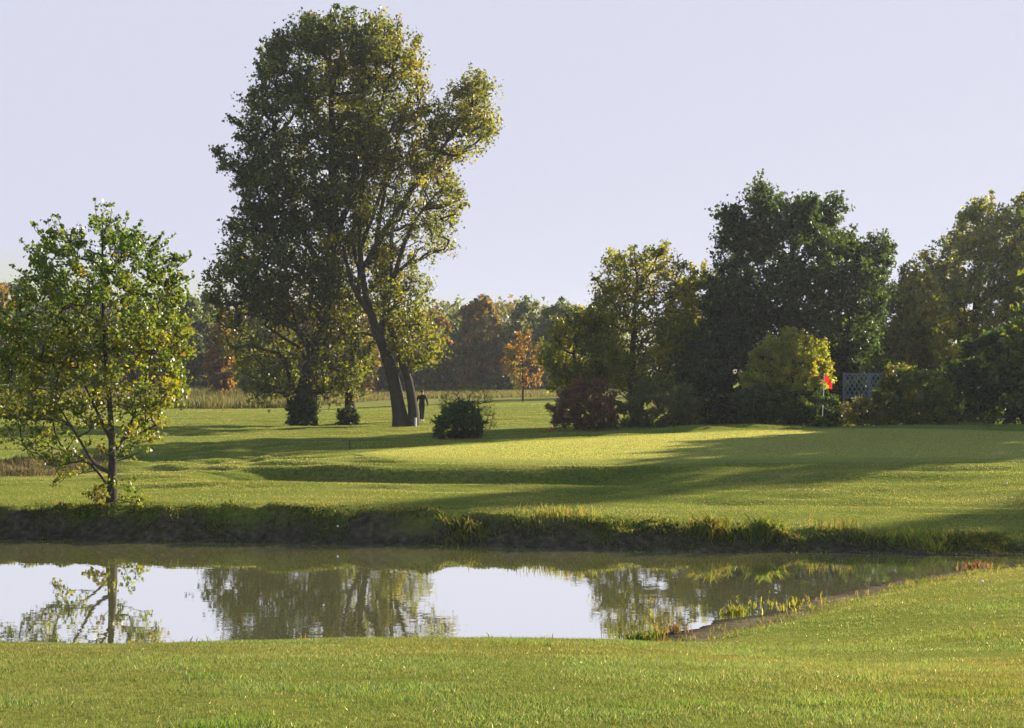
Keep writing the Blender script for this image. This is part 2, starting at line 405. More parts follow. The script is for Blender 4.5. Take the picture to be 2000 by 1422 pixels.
def scatter(d0, d1, n, power=1.0, margin=1.12, half=None):
    """points over the ground in the fan the picture looks at, denser near by"""
    u = rng.random(n); e = 2-power
    d = (d0**e+u*(d1**e-d0**e))**(1/e)
    x = rng.uniform(-1, 1, n)*d*(1000/F)*margin
    return x, d

G_COLS = [(.095, .128, .040), (.125, .153, .046), (.162, .168, .060), (.23, .195, .105), (.068, .097, .032)]
def near_lawn():
    x, y = scatter(4.6, 23.5, 560000, 1.4)
    s, far = shore_dist(x, y); k = (s > .35+.35*rng.random(len(x))+.22*smooth(1.0, 2.4, x)*(1-smooth(5.5, 7, x))*(.6+.5*vnoise(x/.5, y/.5, 33))) & (far < .5) & (y < 26)
    x, y, s = x[k], y[k], s[k]; z = ground_z(x, y); n = len(x)
    patch = vnoise(x/.55, y/.45, 41)+.6*vnoise(x/.17, y/.17, 42)
    big = vnoise(x/2.6, y/1.8, 43)
    hgt = (.016+.009*rng.random(n))*(1+.32*np.clip(patch, -1, 1.2))*(1+.012*y)
    rank = smooth(.45, .8, vnoise(x/.62, y/.30, 46)+.35*vnoise(x/.13, y/.11, 47))*smooth(0, .5, vnoise(x/2.3, y/1.7, 48)+.25); hgt = hgt*(1+.7*rank)
    wid = .0032*(1+.10*np.maximum(y-5, 0))*(1+.3*np.clip(patch, 0, 1))
    c = pal(G_COLS, [3, 4, 3, 1.3, 1.5], n)
    f = (1+.22*np.clip(patch, -1, 1))[:, None]
    c = c*(1-.42*rank[:, None])+np.array([.10, .175, .022])*.42*rank[:, None]
    c = c*np.concatenate([np.full((n, 1), 1.0)-.12*np.clip(patch, -1, 1)[:, None]+.18*big[:, None], np.ones((n, 1)), np.ones((n, 1))], 1)*f
    sp = rng.random(n) < .0035; c[sp] = np.array([.55, .52, .34])*(.7+.5*rng.random((sp.sum(), 1)))      # pale clover heads and straw
    wid = np.where(sp, wid*1.7, wid)
    blades('lawn_grass', x, y, z, hgt, wid, rng.uniform(.1, 1.1, n), np.clip(c, .004, .6), 'short sunlit lawn grass in the foreground')
near_lawn()

def far_lawn():
    x, y = scatter(25.5, 98, 530000, 1.45)
    s, far = shore_dist(x, y); g = green_mask(x, y)
    k = (s > .75+.4*rng.random(len(x))) & (far > .5) & (g < .35+.6*rng.random(len(x)))
    x, y = x[k], y[k]; z = ground_z(x, y); n = len(x)
    patch = vnoise(x/1.3, y/.9, 51); big = vnoise(x/4, y/3, 52)
    hgt = (.026+.013*rng.random(n))*(1+.25*patch)
    wid = .011*(y/30)*(1+.6*smooth(50, 90, y))
    c = pal(G_COLS, [2, 4, 4, 2.6, 1], n)*(1.08+.15*patch[:, None]); c[:, 0] *= 1+.15*big
    # rows of dry clippings; their paleness also paints the sunlit crests of the ridges
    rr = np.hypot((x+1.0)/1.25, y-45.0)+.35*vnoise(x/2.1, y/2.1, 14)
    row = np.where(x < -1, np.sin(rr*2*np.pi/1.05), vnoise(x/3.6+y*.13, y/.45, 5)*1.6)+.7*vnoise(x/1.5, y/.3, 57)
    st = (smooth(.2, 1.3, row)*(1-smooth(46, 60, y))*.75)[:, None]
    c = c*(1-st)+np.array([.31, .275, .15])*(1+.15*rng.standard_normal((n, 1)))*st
    k2 = (smooth(.0, .9, green_mask(x, y)+.25*patch)*.75)[:, None]; c = c*(1-k2)+np.array([.21, .25, .065])*(1+.1*rng.standard_normal((n, 1)))*k2
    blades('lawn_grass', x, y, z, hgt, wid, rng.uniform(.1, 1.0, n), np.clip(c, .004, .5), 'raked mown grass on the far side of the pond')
    # the putting surface has a very short nap of its own
    x, y = scatter(36.5, 55, 330000, 1.2); g = green_mask(x, y); k = g > .97
    x, y = x[k], y[k]; z = ground_z(x, y)+.014; n = len(x)
    c = pal([(.315, .33, .105), (.35, .355, .115), (.26, .295, .09)], [3, 3, 2], n, .05)
    ed = np.minimum(y-np.interp(x, gx, gf), np.interp(x, gx, gb)-y)+.35*vnoise(x/.9, y/.7, 55)
    k2 = (1-smooth(.1, 1.7, ed))[:, None]; c = c*(1-k2)+np.array([.17, .215, .055])*k2
    blades('putting_grass', x, y, z, .020+.008*rng.random(n), np.full(n, .024), rng.uniform(.1, 1, n), c, 'very short yellowish grass of the putting green')
far_lawn()

def bank_growth():
    # weeds and long grass hanging over the far bank
    n0 = 27000
    k = rng.integers(14, 25, n0*2); a = shore[k]; b = shore[(k+1) % len(shore)]
    t = rng.random(n0*2)[:, None]; p = a+(b-a)*t
    nrm = np.stack([-(b-a)[:, 1], (b-a)[:, 0]], 1); nrm /= np.linalg.norm(nrm, axis=1)[:, None]
    nrm *= np.where(nrm[:, 1:2] < 0, -1, 1)
    off = np.abs(rng.normal(.62, .36, n0*2))[:, None]
    p = p+nrm*off
    m = (p[:, 0] > -13) & (p[:, 0] < 12)
    dens = .5+.5*vnoise(p[:, 0]/.9, p[:, 1]/.6+off[:, 0], 61)
    m &= rng.random(len(p)) < np.clip(1.6*dens-.15, .10, 1)*np.where(off[:, 0] < .55, .9, 1)
    p = p[m]; off = off[m, 0]; n = len(p); z = ground_z(p[:, 0], p[:, 1])
    tall = np.clip(vnoise(p[:, 0]/.55, p[:, 1]/.5, 62), 0, 1)
    hgt = (.024+.028*rng.random(n))*(1+1.4*tall)*np.where(p[:, 0] > 0, 1.25, .85)*np.where(off < .45, .6, 1)
    c = pal([(.05, .085, .015), (.08, .11, .02), (.15, .14, .04), (.04, .06, .015), (.13, .085, .04)], [3, 3, 2, 2, 1], n)
    blades('bank_grass', p[:, 0], p[:, 1], z, hgt, .018+.012*rng.random(n), rng.uniform(.1, 1.1, n), c, 'long ragged grass overhanging the dark far bank', two=True)
    # ragged edge above the near bank
    k = rng.integers(2, 12, 9000); a = shore[k]; b = shore[(k+1) % len(shore)]; p = a+(b-a)*rng.random(9000)[:, None]
    nrm = np.stack([(b-a)[:, 1], -(b-a)[:, 0]], 1); nrm /= np.linalg.norm(nrm, axis=1)[:, None]
    off = rng.uniform(.3, 1.1, 9000); p = p+nrm*off[:, None]; n = len(p)
    s, _ = shore_dist(p[:, 0], p[:, 1]); keep = (s > .25) & (rng.random(n) > .8*smooth(1.2, 2.2, p[:, 0])*(1-smooth(5.5, 7, p[:, 0]))) & (rng.random(n) < .35+.5*vnoise(p[:, 0]/.6, p[:, 1]/.6, 63)); p = p[keep]; n = len(p)
    c = pal([(.07, .10, .02), (.16, .13, .05), (.10, .12, .02)], [3, 2, 3], n)
    blades('shore_grass', p[:, 0], p[:, 1], ground_z(p[:, 0], p[:, 1]), .05+.06*rng.random(n), np.full(n, .012), rng.uniform(.2, 1.2, n), c, 'thin grass along the bare near shore', two=True)
bank_growth()

def clump(name, label, cat, px, py, d, n, r, hgt, cols, wts, wid=.014, lean=(.1, .8), group=None, ry=None):
    c = at(px, py, d); x = c[0]+rng.normal(0, r, n); y = c[1]+rng.normal(0, ry or r*.6, n)
    z = ground_z(x, y); x, y, z = x, y, np.maximum(z, -.05)
    h_ = hgt*rng.uniform(.45, 1.05, n)
    t = thing(name, label, cat, (c[0], c[1], float(ground_z(c[0:1], c[1:2])[0])), group)
    o = blades('foliage', x, y, z, h_, np.full(n, wid), rng.uniform(lean[0], lean[1], n), pal(cols, wts, n), None, two=True)
    o['kind'] = 'stuff'; put(o, t); return t
YG = [(.13, .15, .02), (.18, .17, .025), (.09, .12, .02)]
BR = [(.12, .07, .04), (.16, .11, .05), (.10, .11, .03)]
clump('reed_clump', 'bright yellow-green reeds at the water edge beside bare soil', 'reeds', 1437, 1190, 18.75, 70, .10, .20, YG, [3, 2, 2], .022)
clump('reed_clump', 'long low row of yellow-green shoots along the near waterline', 'reeds', 1515, 1180, 19.5, 190, .38, .11, YG, [3, 3, 1], .016, ry=.38)
clump('weed_clump', 'dark leafy weeds where the lawn meets the water', 'weeds', 1258, 1240, 16.9, 150, .13, .22, [(.06, .10, .02), (.10, .12, .02), (.15, .14, .03)], [3, 3, 2], .02)
clump('weed_clump', 'brownish dry weeds standing by the near shore', 'weeds', 1312, 1235, 17.4, 80, .12, .16, BR, [2, 3, 2], .012)
clump('weed_clump', 'thin grey-green rushes rising out of the near water', 'rushes', 1215, 1238, 17.2, 45, .13, .28, [(.06, .08, .03), (.10, .10, .04)], [1, 1], .010, lean=(.02, .35))
clump('weed_clump', 'reddish flowering weeds on the shore at the narrow end of the pond', 'weeds', 1905, 1112, 23.2, 110, .18, .17, [(.13, .05, .035), (.15, .09, .05), (.09, .10, .03)], [3, 2, 2], .016)
clump('grass_tuft', 'bright green grass tuft hanging over the far bank', 'grass tuft', 1795, 1058, 25.6, 300, .34, .28, [(.08, .13, .02), (.13, .16, .03)], [2, 2], .022, lean=(.2, 1.2))
clump('grass_tuft', 'tall thin grass on the far bank below the shaded lawn', 'grass tuft', 1650, 1032, 26.2, 160, .30, .30, [(.14, .14, .05), (.09, .11, .02)], [2, 2], .012, lean=(.05, .5))
clump('grass_tuft', 'pale yellowed tall grass on the far bank', 'grass tuft', 1090, 1022, 26.8, 260, .42, .25, [(.16, .15, .04), (.11, .13, .03)], [2, 2], .014, lean=(.05, .6))
clump('grass_tuft', 'leafy green weed spilling down the far bank', 'weeds', 1490, 1045, 25.8, 260, .20, .32, [(.08, .12, .02), (.12, .14, .03)], [2, 2], .026, lean=(.3, 1.3))
clump('grass_tuft', 'leafy weed spilling down the bank left of its green twin', 'weeds', 1390, 1045, 25.9, 240, .20, .32, [(.10, .13, .02), (.15, .14, .03)], [2, 2], .026, lean=(.3, 1.3))
clump('grass_tuft', 'yellowing weed patch in the dark bank between the two big reflections', 'weeds', 905, 1040, 26.4, 200, .30, .20, [(.13, .12, .03), (.09, .11, .02)], [2, 2], .02, lean=(.3, 1.2))

# ------------------------------------------------------------------ trees
def in_poly(px, py, poly):
    c = np.zeros(len(px), bool); n = len(poly)
    for i in range(n):
        x1, y1 = poly[i]; x2, y2 = poly[(i+1) % n]
        k = ((y1 > py) != (y2 > py)) & (px < (x2-x1)*(py-y1)/(y2-y1+1e-9)+x1); c ^= k
    return c
def edge_dist(px, py, poly):
    b = np.full(len(px), 1e9); n = len(poly)
    for i in range(n):
        a = np.array(poly[i], float); e = np.array(poly[(i+1) % n], float)-a
        t = np.clip(((px-a[0])*e[0]+(py-a[1])*e[1])/(e@e+1e-9), 0, 1)
        b = np.minimum(b, np.hypot(px-a[0]-t*e[0], py-a[1]-t*e[1]))
    return b

def clump_points(poly, d, depth, n):
    """n points through the solid whose outline from the pond is poly; its thickness follows the distance to the outline"""
    P = np.array(poly, float); lo, hi = P.min(0), P.max(0)
    out = np.zeros((0, 3))
    while len(out) < n:
        q = rng.uniform(lo, hi, (n*3, 2)); q = q[in_poly(q[:, 0], q[:, 1], poly)]
        ed = edge_dist(q[:, 0], q[:, 1], poly); mx = max(ed.max(), 1e-6)
        t = depth*np.sqrt(np.clip(ed/mx, 0, 1)*(2-np.clip(ed/mx, 0, 1)))
        keep = rng.random(len(q)) < np.clip(.5+t/depth, 0, 1)
        q, t = q[keep], t[keep]
        yy = d+rng.uniform(-1, 1, len(q))*t
        out = np.concatenate([out, np.stack([(q[:, 0]-1000)/F*d, yy, H-(q[:, 1]-HY)/F*d], 1)])
    return out[:n]

def leaves_at(cent, r, per, size, cols, centre, up=.5, stretch=1.25, squash=.85, tri=True):
    """leaves strung on short twigs that point out of the crown; returns verts, faces, colours"""
    n = len(cent); K = 6
    if tri: per = per*1.45; size = size*.86
    outv = cent-centre; outv /= np.linalg.norm(outv, axis=1)[:, None]+1e-6
    tw = rng.standard_normal((n, K, 3)); tw /= np.linalg.norm(tw, axis=2)[:, :, None]
    tw = tw+outv[:, None, :]*.45; tw[:, :, 2] += up*.6; tw /= np.linalg.norm(tw, axis=2)[:, :, None]
    per_i = np.maximum(3, (per*rng.uniform(.4, 1.5, n)).astype(int)); idx = np.repeat(np.arange(n), per_i); m = len(idx)
    k = rng.integers(0, K, m); u = rng.random(m)**.75
    rr = (r*rng.uniform(.7, 1.3, n))[idx]
    pos = cent[idx]+tw[idx, k]*(u*rr*stretch)[:, None]+rng.standard_normal((m, 3))*(rr*.22)[:, None]*np.array([1, 1, squash])
    nrm = rng.standard_normal((m, 3)); nrm[:, 2] *= .8; nrm /= np.linalg.norm(nrm, axis=1)[:, None]
    ax_ = np.cross(nrm, rng.standard_normal((m, 3))); ax_[:, 2] -= .25; ax_ -= nrm*np.sum(ax_*nrm, 1)[:, None]
    ax_ /= np.linalg.norm(ax_, axis=1)[:, None]+1e-9
    sd_ = np.cross(nrm, ax_); L = (size*rng.uniform(.6, 1.35, m))[:, None]
    v = np.stack([pos-ax_*L*.5, pos+sd_*L*.42-ax_*L*.08, pos+ax_*L*.6, pos-sd_*L*.42-ax_*L*.08], 1).reshape(-1, 3)
    f = np.arange(4*m).reshape(m, 4)
    if tri:
        v = np.stack([pos-ax_*L*.5+sd_*L*.45, pos+ax_*L*.6, pos-ax_*L*.5-sd_*L*.45], 1).reshape(-1, 3); f = np.arange(3*m).reshape(m, 3)
    # colour: per clump tone, per leaf jitter
    cols = np.asarray(cols)[idx]
    c = cols*(1+.20*rng.standard_normal((m, 1)))*(1+.06*rng.standard_normal((m, 3)))
    return v, f, np.clip(c, .004, .5)

def tube(path, rad, sides=6):
    path = np.asarray(path, float); rad = np.asarray(rad, float); n = len(path)
    tg = np.gradient(path, axis=0); tg /= np.linalg.norm(tg, axis=1)[:, None]+1e-9
    ref = np.where(np.abs(tg[:, 2:3]) > .9, np.array([[1., 0, 0]]), np.array([[0., 0, 1]]))
    a = np.cross(tg, ref); a /= np.linalg.norm(a, axis=1)[:, None]+1e-9; b = np.cross(tg, a)
    th = np.arange(sides)/sides*2*np.pi
    v = path[:, None, :]+(a[:, None, :]*np.cos(th)[None, :, None]+b[:, None, :]*np.sin(th)[None, :, None])*rad[:, None, None]
    i = np.arange(n-1)[:, None]*sides; j = np.arange(sides)[None, :]; j2 = (j+1) % sides
    f = np.stack([i+j, i+j2, i+sides+j2, i+sides+j], 2).reshape(-1, 4)
    return v.reshape(-1, 3), f

class Pile:
    def __init__(s): s.v = []; s.f = []; s.n = 0
    def add(s, v, f): s.v.append(v); s.f.append(f+s.n); s.n += len(v)
    def build(s, name, mat, parent, sm=True): return mesh_np(name, np.concatenate(s.v), np.concatenate(s.f), mat, parent, sm)

def spline(pts, n):
    pts = np.asarray(pts, float); t = np.linspace(0, len(pts)-1, n); i = np.clip(t.astype(int), 0, len(pts)-2); u = (t-i)[:, None]
    p0 = pts[np.maximum(i-1, 0)]; p1 = pts[i]; p2 = pts[i+1]; p3 = pts[np.minimum(i+2, len(pts)-1)]
    return .5*((2*p1)+(p2-p0)*u+(2*p0-5*p1+4*p2-p3)*u**2+(3*p1-p0-3*p2+p3)*u**3)

def grow(pile, nodes, cent, r_tip=.012, r_k=.010, rmax=.2, sides=5, wob=.12, power=.5):
    """join every leaf clump to the nearest wood below it; wood thickens with what it carries"""
    P = [np.array(p) for p in nodes]; par = [-1]*len(P); n0 = len(P)
    base = P[0]
    order = np.argsort(np.min(np.linalg.norm(cent[:, None, :]-np.array(P)[None, :, :], axis=2), axis=1))
    ends = []
    for ci in order:
        c = cent[ci]; A = np.array(P); dv = c-A; ds = np.linalg.norm(dv, axis=1)
        cost = ds*(1+1.2*np.clip(.35-dv[:, 2]/(ds+1e-6), 0, 1.35))
        j = int(np.argmin(cost)); a = P[j]; L = ds[j]
        if L < .15: ends.append(j); continue
        m = max(2, int(L/.7)+1); prev = j
        sag = np.array([rng.normal(0, wob), rng.normal(0, wob), -.10])*L
        for q in range(1, m+1):
            t = q/m; P.append(a+dv[j]*t+sag*4*t*(1-t)*.5); par.append(prev); prev = len(P)-1
        ends.append(prev)
    cnt = np.zeros(len(P))
    for e in ends: cnt[e] += 1
    for i in range(len(P)-1, n0-1, -1): cnt[par[i]] += cnt[i]
    for i in range(n0, len(P)):
        r1 = min(rmax, r_tip+r_k*cnt[i]**power); pj = par[i]
        r0 = min(rmax, r_tip+r_k*max(cnt[i], cnt[pj] if pj >= n0 else cnt[i]*1.3)**power)
        v, f = tube([P[pj], P[i]], [min(r0, r1*1.5), r1], sides); pile.add(v, f)

def spikes_of(regions, n):
    """short rows of points running out of the upper outline, like leading twigs"""
    out = []
    for _ in range(n):
        poly, d, depth, _n, _f = regions[rng.integers(0, len(regions))] if rng.random() < .3 else regions[0]
        P = np.array(poly, float); i = rng.integers(0, len(P)); u = rng.random()
        q = P[i]*(1-u)+P[(i+1) % len(P)]*u; c = P.mean(0)
        if q[1] > c[1]+.35*(P[:, 1].max()-c[1]): continue
        dr = q-c; dr /= np.linalg.norm(dr)+1e-6; dr += np.array([0, -.7]); dr /= np.linalg.norm(dr)
        L = rng.uniform(.3, 1.2)*min(depth*.24, .75)*F/d; yd = d+rng.uniform(-.5, .5)*depth
        for t in np.linspace(-.2, 1, 4): out.append(at(q[0]+dr[0]*L*t, q[1]+dr[1]*L*t, yd))
    return np.array(out).reshape(-1, 3)

def tone(cent, f):
    """f(px, py) -> list of (colour, weight); picks one colour per clump"""
    out = np.zeros((len(cent), 3))
    for i, c in enumerate(cent):
        px = 1000+c[0]/c[1]*F; py = HY-(c[2]-H)/c[1]*F
        opts = f(px, py); wt = np.array([o[1] for o in opts]); k = rng.choice(len(opts), p=wt/wt.sum())
        mean = (np.array([o[0] for o in opts])*wt[:, None]).sum(0)/wt.sum()
        out[i] = .6*np.array(opts[k][0])+.4*mean
    return out

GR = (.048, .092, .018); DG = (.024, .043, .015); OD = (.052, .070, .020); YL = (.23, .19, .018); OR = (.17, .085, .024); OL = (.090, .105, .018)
LG = (.080, .118, .028); BN = (.13, .075, .03); RD = (.16, .058, .055); GO = (.145, .155, .020)

def make_tree(name, label, cat, base, trunk, regions, tonef, r, per, size, bark=None, group=None, centre=None, rmax=.2,
              limbs=(), up=.5, tip=.012, rk=.010, stretch=1.25, spikes=26, tri=True):
    """trunk: list of ((px,py,d), radius); regions: (outline, distance, depth, clumps, leaf factor)"""
    bark = bark or BARK
    t = thing(name, label, cat, base, group)
    P = Pile(); tp = spline([at(*q[0]) for q in trunk], 8*len(trunk)); tr = np.interp(np.linspace(0, len(trunk)-1, len(tp)), np.arange(len(trunk)), [q[1] for q in trunk])
    v, f = tube(tp, tr, 9); P.add(v, f)
    nodes = list(tp[len(tp)//5:])
    for lb in limbs:
        lp = spline([at(*q[0]) for q in lb], 6*len(lb)); lr = np.interp(np.linspace(0, len(lb)-1, len(lp)), np.arange(len(lb)), [q[1] for q in lb])
        v, f = tube(lp, lr, 7); P.add(v, f); nodes += list(lp[2:])
    cs, vs, fs, cc, off = [], [], [], [], 0
    for poly, dd, depth, n, fac in regions:
        c = clump_points(poly, dd, depth, n); cs.append(c)
        ctr = c.mean(0) if centre is None else np.array(centre)
        v, f, col = leaves_at(c, r, per*fac, size, tone(c, tonef), ctr, up=up, stretch=stretch, tri=tri)
        vs.append(v); fs.append(f+off); cc.append(col); off += len(v)
    if spikes:
        c = spikes_of(regions, spikes)
        if len(c):
            v, f, col = leaves_at(c, r*.42, per*.22, size, tone(c, tonef), cs[0].mean(0), up=up+.4, stretch=stretch, tri=tri)
            cs.append(c); vs.append(v); fs.append(f+off); cc.append(col); off += len(v)
    grow(P, nodes, np.concatenate(cs), r_tip=tip, r_k=rk, rmax=rmax)
    P.build('trunk', bark, t)
    cc = np.concatenate(cc); cc = np.concatenate([cc, np.ones((len(cc), 1))], 1)
    mesh_np('crown', np.concatenate(vs), np.concatenate(fs), LEAF, t, attrs={'col': ('FACE', 'FLOAT_COLOR', cc)})
    return t

def foot(px, py, d):
    p = at(px, py, d); return (p[0], p[1], float(ground_z(p[0:1], p[1:2])[0]))

# --- young poplar on the far bank, left
def young_tone(px, py):
    k = np.clip((py-520)/180, 0, 1); l = np.clip((py-780)/100, 0, 1)
    return [(LG, 3.6*(1-k)+1.2), (GR, 2.4-1.0*k), (OL, .6+2.0*k), (GO, .2+1.8*k), (YL, .06+.7*k), (OR, .03+.05*k)]
D1 = 28.2
make_tree('young_poplar', 'young leafy poplar standing alone on the far pond bank', 'tree', foot(219, 1005, D1),
    [((219, 1012, D1), .22), ((219, 975, D1), .125), ((220, 900, D1), .08), ((215, 800, D1), .055), ((206, 690, D1), .042), ((200, 560, D1), .028), ((200, 440, D1), .012)],
    [([(75, 490), (110, 462), (150, 470), (195, 432), (240, 458), (300, 475), (330, 505), (340, 550), (350, 600), (360, 690), (20, 700), (30, 600), (70, 520)], D1, 1.75, 420, 1.0),
     ([(360, 690), (350, 780), (300, 820), (220, 800), (120, 820), (40, 830), (20, 700)], D1, 1.7, 220, .9),
     ([(-30, 640), (40, 600), (60, 800), (20, 860), (-20, 800)], D1, 1.0, 60, 1.0),
     ([(20, 820), (100, 800), (300, 800), (340, 850), (270, 890), (220, 920), (120, 910), (60, 900)], D1, 1.2, 90, .6),
     ([(90, 900), (150, 890), (180, 930), (110, 950)], D1, .5, 10, .6),
     ([(170, 950), (270, 950), (280, 985), (180, 980)], D1, .45, 12, .8)],
    young_tone, .20, 40, .074, tri=False, bark=BARK_DARK, rmax=.05, tip=.0035, rk=.003, up=1.5, spikes=60,
    limbs=[[((220, 925, D1), .05), ((185, 905, D1-.3), .035), ((150, 850, D1-.5), .025), ((100, 770, D1-.6), .012)],
           [((220, 890, D1), .045), ((255, 830, D1+.3), .03), ((290, 720, D1+.4), .02), ((310, 600, D1+.3), .010)],
           [((219, 960, D1), .035), ((180, 910, D1+.5), .025), ((120, 870, D1+.7), .010)],
           [((219, 865, D1), .04), ((170, 760, D1+.4), .025), ((120, 620, D1+.5), .010)]])

# --- the tall poplars
def big_tone(px, py):
    yl = 0  # yellower to the right: sunlight through the leaves put into their colour
    if px > 690: yl = np.clip((px-690)/120, 0, 1)*(1.0 if py < 420 else .8)
    if 610 < px < 700 and 90 < py < 260: yl = max(yl, .5)
    low = np.clip((py-460)/160, 0, 1)
    return [(DG, 1.6*(1-yl)*(1-.4*low)+.2), (OD, 2.6), (OL, 1.3+.8*low), (GO, .4+2.4*yl+1.0*low), (YL, .08+1.5*yl+.4*low), (BN, .12+.35*low+.2*yl)]
DA, DB, DC = 72.5, 74.0, 71.5
make_tree('poplar_tree', 'tallest dense dark poplar, its thick trunk wrapped at the foot in ivy', 'tree', foot(592, 832, DA),
    [((592, 844, DA), .9), ((596, 790, DA), .62), ((608, 725, DA), .52), ((632, 640, DA), .44), ((648, 540, DA), .38), ((650, 420, DA), .30), ((648, 280, DA), .20), ((645, 150, DA), .11), ((642, 60, DA), .04)],
    [([(650, 36), (690, 44), (722, 110), (715, 260), (712, 430), (560, 440), (470, 440), (478, 360), (470, 250), (505, 170), (520, 100), (590, 60)], DA, 4.2, 560, .70),
     ([(712, 430), (690, 560), (640, 630), (560, 630), (490, 600), (440, 540), (445, 450), (470, 430)], DA, 3.8, 330, .48),
     ([(425, 300), (450, 310), (480, 345), (470, 360), (440, 325)], DA, .8, 9, .7),
     ([(410, 530), (470, 500), (560, 600), (600, 700), (560, 780), (500, 770), (440, 660), (405, 580)], DA, 2.4, 150, .45),
     ([(600, 620), (700, 620), (700, 730), (640, 780), (590, 760)], DA, 2.4, 80, .35)],
    big_tone, .62, 80, .185, rmax=.22, tip=.014, rk=.016, up=.6,
    limbs=[[((612, 700, DA), .22), ((585, 650, DA-1), .16), ((540, 625, DA-1.5), .10), ((470, 612, DA-2), .04)],
           [((645, 560, DA), .24), ((600, 470, DA+1), .18), ((560, 360, DA+1.5), .12), ((530, 220, DA+1.5), .05)],
           [((648, 480, DA), .22), ((680, 390, DA-1), .16), ((700, 260, DA-1.5), .09), ((705, 140, DA-1), .04)],
           [((640, 600, DA), .2), ((590, 530, DA-1.5), .15), ((530, 450, DA-2), .10), ((480, 300, DA-2), .04)]])
make_tree('poplar_tree', 'slender poplar between the two thick trunks, burred at its foot', 'tree', foot(683, 832, DB),
    [((683, 840, DB), .48), ((684, 800, DB), .34), ((683, 760, DB), .24), ((690, 690, DB), .21), ((698, 600, DB), .17), ((706, 480, DB), .12), ((712, 340, DB), .05)],
    [([(660, 480), (740, 460), (750, 560), (740, 700), (720, 770), (650, 780), (620, 700), (640, 580)], DB, 2.2, 130, .6),
     ([(690, 250), (740, 230), (750, 380), (690, 440)], DB, 1.6, 50, .7)],
    big_tone, .6, 55, .18, rmax=.12, tip=.012, rk=.011, up=.6)
make_tree('poplar_tree', 'leaning twin-stemmed poplar with a thin crown tinted sunlit yellow', 'tree', foot(790, 832, DC),
    [((784, 844, DC), .66), ((783, 828, DC), .50), ((779, 800, DC), .39), ((768, 740, DC), .33), ((749, 680, DC), .28), ((726, 620, DC), .22), ((710, 550, DC), .16), ((702, 440, DC), .12), ((716, 300, DC), .10), ((760, 150, DC), .06)],
    [([(700, 60), (760, 50), (800, 80), (825, 150), (835, 250), (800, 320), (720, 330), (690, 250), (700, 130)], DC, 3.2, 260, .72),
     ([(840, 260), (880, 190), (930, 150), (962, 180), (960, 260), (910, 310), (850, 340), (800, 330)], DC, 2.2, 190, .55),
     ([(700, 340), (800, 320), (895, 330), (890, 420), (880, 490), (800, 520), (720, 480)], DC, 3.0, 220, .42),
     ([(720, 480), (800, 500), (830, 560), (830, 640), (858, 655), (850, 700), (805, 715), (770, 680), (740, 600)], DC, 2.2, 170, .5),
     ([(870, 360), (900, 380), (905, 420), (880, 440)], DC, .8, 8, .5)],
    big_tone, .58, 60, .165, rmax=.2, tip=.013, rk=.014, up=.7,
    limbs=[[((808, 842, DC), .38), ((807, 800, DC), .28), ((797, 740, DC), .23), ((779, 690, DC+.3), .19), ((748, 580, DC+.6), .15), ((735, 480, DC+.8), .14), ((760, 330, DC+1), .07)],
           [((730, 625, DC), .18), ((690, 560, DC-.5), .13), ((670, 480, DC-.8), .07)],
           [((714, 520, DC), .2), ((770, 420, DC-1), .15), ((840, 320, DC-1.2), .11), ((930, 200, DC-1.2), .04)],
           [((706, 480, DC), .13), ((760, 330, DC+1), .10), ((800, 180, DC+1), .05)],
           [((742, 655, DC), .2), ((762, 570, DC-.6), .15), ((800, 450, DC-1), .10), ((850, 380, DC-1.2), .04)],
           [((765, 575, DC-.6), .12), ((765, 470, DC-.4), .09), ((775, 360, DC), .04)],
           [((712, 560, DC), .13), ((690, 470, DC+.8), .10), ((700, 330, DC+1.2), .05)],
           [((760, 700, DC), .13), ((735, 660, DC-1), .10), ((705, 650, DC-1.5), .06)]])

# ivy and burrs round the feet of the old trunks
def leafy(name, label, cat, base, poly, d, depth, n, r, per, size, tonef, group=None, parent=None, stems=0, stemh=1.0, up=.6, spikes=45):
    """a bush: stems from one foot, leaves in the outline's volume"""
    t = parent or thing(name, label, cat, base, group)
    c = clump_points(poly, d, depth, n)
    v, f, col = leaves_at(c, r, per, size, tone(c, tonef), np.array([c[:, 0].mean(), c[:, 1].mean(), c[:, 2].min()-.3]), up=up)
    c2 = spikes_of([(poly, d, depth, 0, 0)], spikes)
    if len(c2):
        v2, f2, col2 = leaves_at(c2, r*.5, per*.2, size*.9, tone(c2, tonef), c.mean(0), up=up+.5)
        f = np.concatenate([f, f2+len(v)]); v = np.concatenate([v, v2]); col = np.concatenate([col, col2])
    if stems:
        P = Pile(); b0 = np.array(base)
        gz = b0+np.array([0, 0, -.1]); nodes = [gz, b0+np.array([0, 0, .15])]
        vv, ff = tube(nodes, [.06, .05], 6); P.add(vv, ff)
        grow(P, nodes, np.concatenate([c[::max(1, n//stems)], c2]), r_tip=.004, r_k=.0028, rmax=.04, sides=4, wob=.05)
        P.build('stem', BARK_DARK, t)
    mesh_np('foliage', v, f, LEAF, t, attrs={'col': ('FACE', 'FLOAT_COLOR', np.concatenate([col, np.ones((len(col), 1))], 1))})
    return t
tn = lambda *opts: (lambda px, py: list(opts))
leafy('ivy_mound', 'dark ivy mound around the foot of the thick left poplar trunk', 'ivy', foot(592, 832, DA-.9),
      [(568, 835), (566, 790), (585, 785), (605, 790), (614, 800), (612, 835)], DA-.6, 1.0, 90, .22, 40, .13, tn((DG, 3), (GR, 1)), stems=12)
leafy('ivy_mound', 'small dark bramble heap at the foot of the slender poplar', 'bramble', foot(680, 832, DB-.8),
      [(664, 834), (664, 808), (680, 800), (694, 810), (698, 834)], DB-.5, .7, 45, .18, 36, .12, tn((DG, 3), (GR, 1), (BN, .5)), stems=10)

